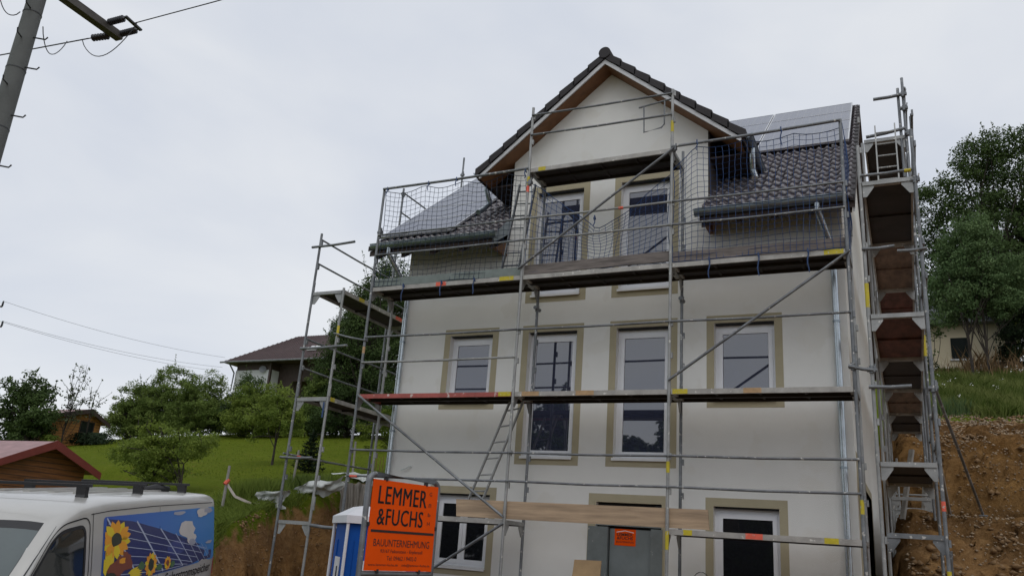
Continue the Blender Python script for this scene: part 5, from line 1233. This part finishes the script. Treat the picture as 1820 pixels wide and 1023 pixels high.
# stones
def noise_keep(p): return np.array([noise.noise(Vector(q)*1.4)>-.05 for q in p])
def stones(label,pts,s0,s1,seed,m):
    rng=np.random.default_rng(seed); n=len(pts); base=np.array([[1,0,0],[-1,0,0],[0,1,0],[0,-1,0],[0,0,1],[0,0,-1]],float); fc=np.array([[0,2,4],[2,1,4],[1,3,4],[3,0,4],[2,0,5],[1,2,5],[3,1,5],[0,3,5]])
    s=rng.uniform(s0,s1,n)**1.0; q=base[None]*rng.uniform(.55,1.3,(n,6,1))*s[:,None,None]*np.array([1,1,.65]); a=rng.uniform(0,6.28,n); c,ss_=np.cos(a),np.sin(a)
    x=q[...,0]*c[:,None]-q[...,1]*ss_[:,None]; y=q[...,0]*ss_[:,None]+q[...,1]*c[:,None]; v=np.stack([x,y,q[...,2]],-1)+pts[:,None,:]
    o=np_mesh('rubble',v.reshape(-1,3),(fc[None]+6*np.arange(n)[:,None,None]).reshape(-1,3),m); return tag(o,label,'stones',kind='stuff')
n=2200; y=rng.uniform(12.7,15.2,n); x=rng.uniform(8.9,13.5,n); p=np.stack([x,y,terrain(x,y)[0]+.01],1); stones('pale stones strewn over the upper soil bank',p,.012,.06,5,stone_m)
n=1300; y=rng.uniform(2.2,6.6,n); x=rng.uniform(8.6,12.5,n); p=np.stack([x,y,terrain(x,y)[0]],1); p[:,1]-=.08; stones('pale stones strewn over the lower soil mound',p,.010,.045,6,stone_m)
n=900; y=rng.uniform(10.9,12.6,n); x=rng.uniform(8.9,13,n); p=np.stack([x,y,terrain(x,y)[0]],1); p[:,1]-=.1; stones('stones stuck in the steep upper bank face',p,.012,.05,8,stone_m)
clod=mat('soil_clod',(.20,.12,.055),.95,var=.35,scale=3,bump=.5,bscale=12)
n=1500; y=np.concatenate([rng.uniform(2.3,6.4,n//2),rng.uniform(10.9,15.0,n//2)]); x=rng.uniform(8.7,12.8,n); p=np.stack([x,y,terrain(x,y)[0]-.02],1); p[:,1]-=.10; p=p[noise_keep(p)]; o=stones('brown clods of earth lying on the right soil banks',p,.02,.11,11,clod); o.name='soil_clods'
n=900; y=rng.uniform(-.6,7,n); x=np.interp(y,EY,EX)+rng.uniform(.15,1.15,n); p=np.stack([x,y,terrain(x,y)[0]-.02],1); p=p[noise_keep(p)]; o=stones('brown clods of earth in the left soil bank',p,.015,.075,12,clod); o.name='soil_clods'
n=900; y=rng.uniform(-.5,7,n); x=np.interp(y,EY,EX)+rng.uniform(.1,1.1,n); p=np.stack([x,y,terrain(x,y)[0]],1); stones('small stones stuck in the left soil bank',p,.008,.03,9,mat('earth_clod',(.26,.16,.085),.95,var=.4))
# timber frames behind the corridor
b=MB(); b.beam((8.62,5.2,2.6),(8.86,5.5,3.9),.09,.05); tag(b.build('timber_strut',old_wood),'pale timber strut leaning under the right hand decks','strut')
b=MB(); b.beam((9.0,8.6,2.8),(9.1,8.7,3.75),.10,.05); tag(b.build('timber_strut',old_wood),'short pale timber strut further back on the terrace','strut')
b=MB(); b.tube([(8.5,8.4,3.32),(9.3,8.4,3.32)],.02,8); b.tube([(8.5,8.4,3.85),(9.3,8.4,3.82)],.02,8); b.tube([(8.55,8.4,2.7),(8.55,8.4,4.1)],.024,8); tag(b.build('barrier_rail',steel_light,None,smooth=True),'low tube barrier standing on the terrace behind the tower','barrier')
# cable loops by the door
b=MB()
for k in range(3): b.tube([(5.92+.14*math.cos(t/9*math.pi+ .3*k)+.03*k,.9,1.25-.12*k+.2*math.sin(t/9*math.pi)) for t in range(10)],.006,5,cap=False)
tag(b.build('cable_coil',wire_m,None,smooth=True),'thin dark cable loops hanging beside the inner scaffold tube','cable')
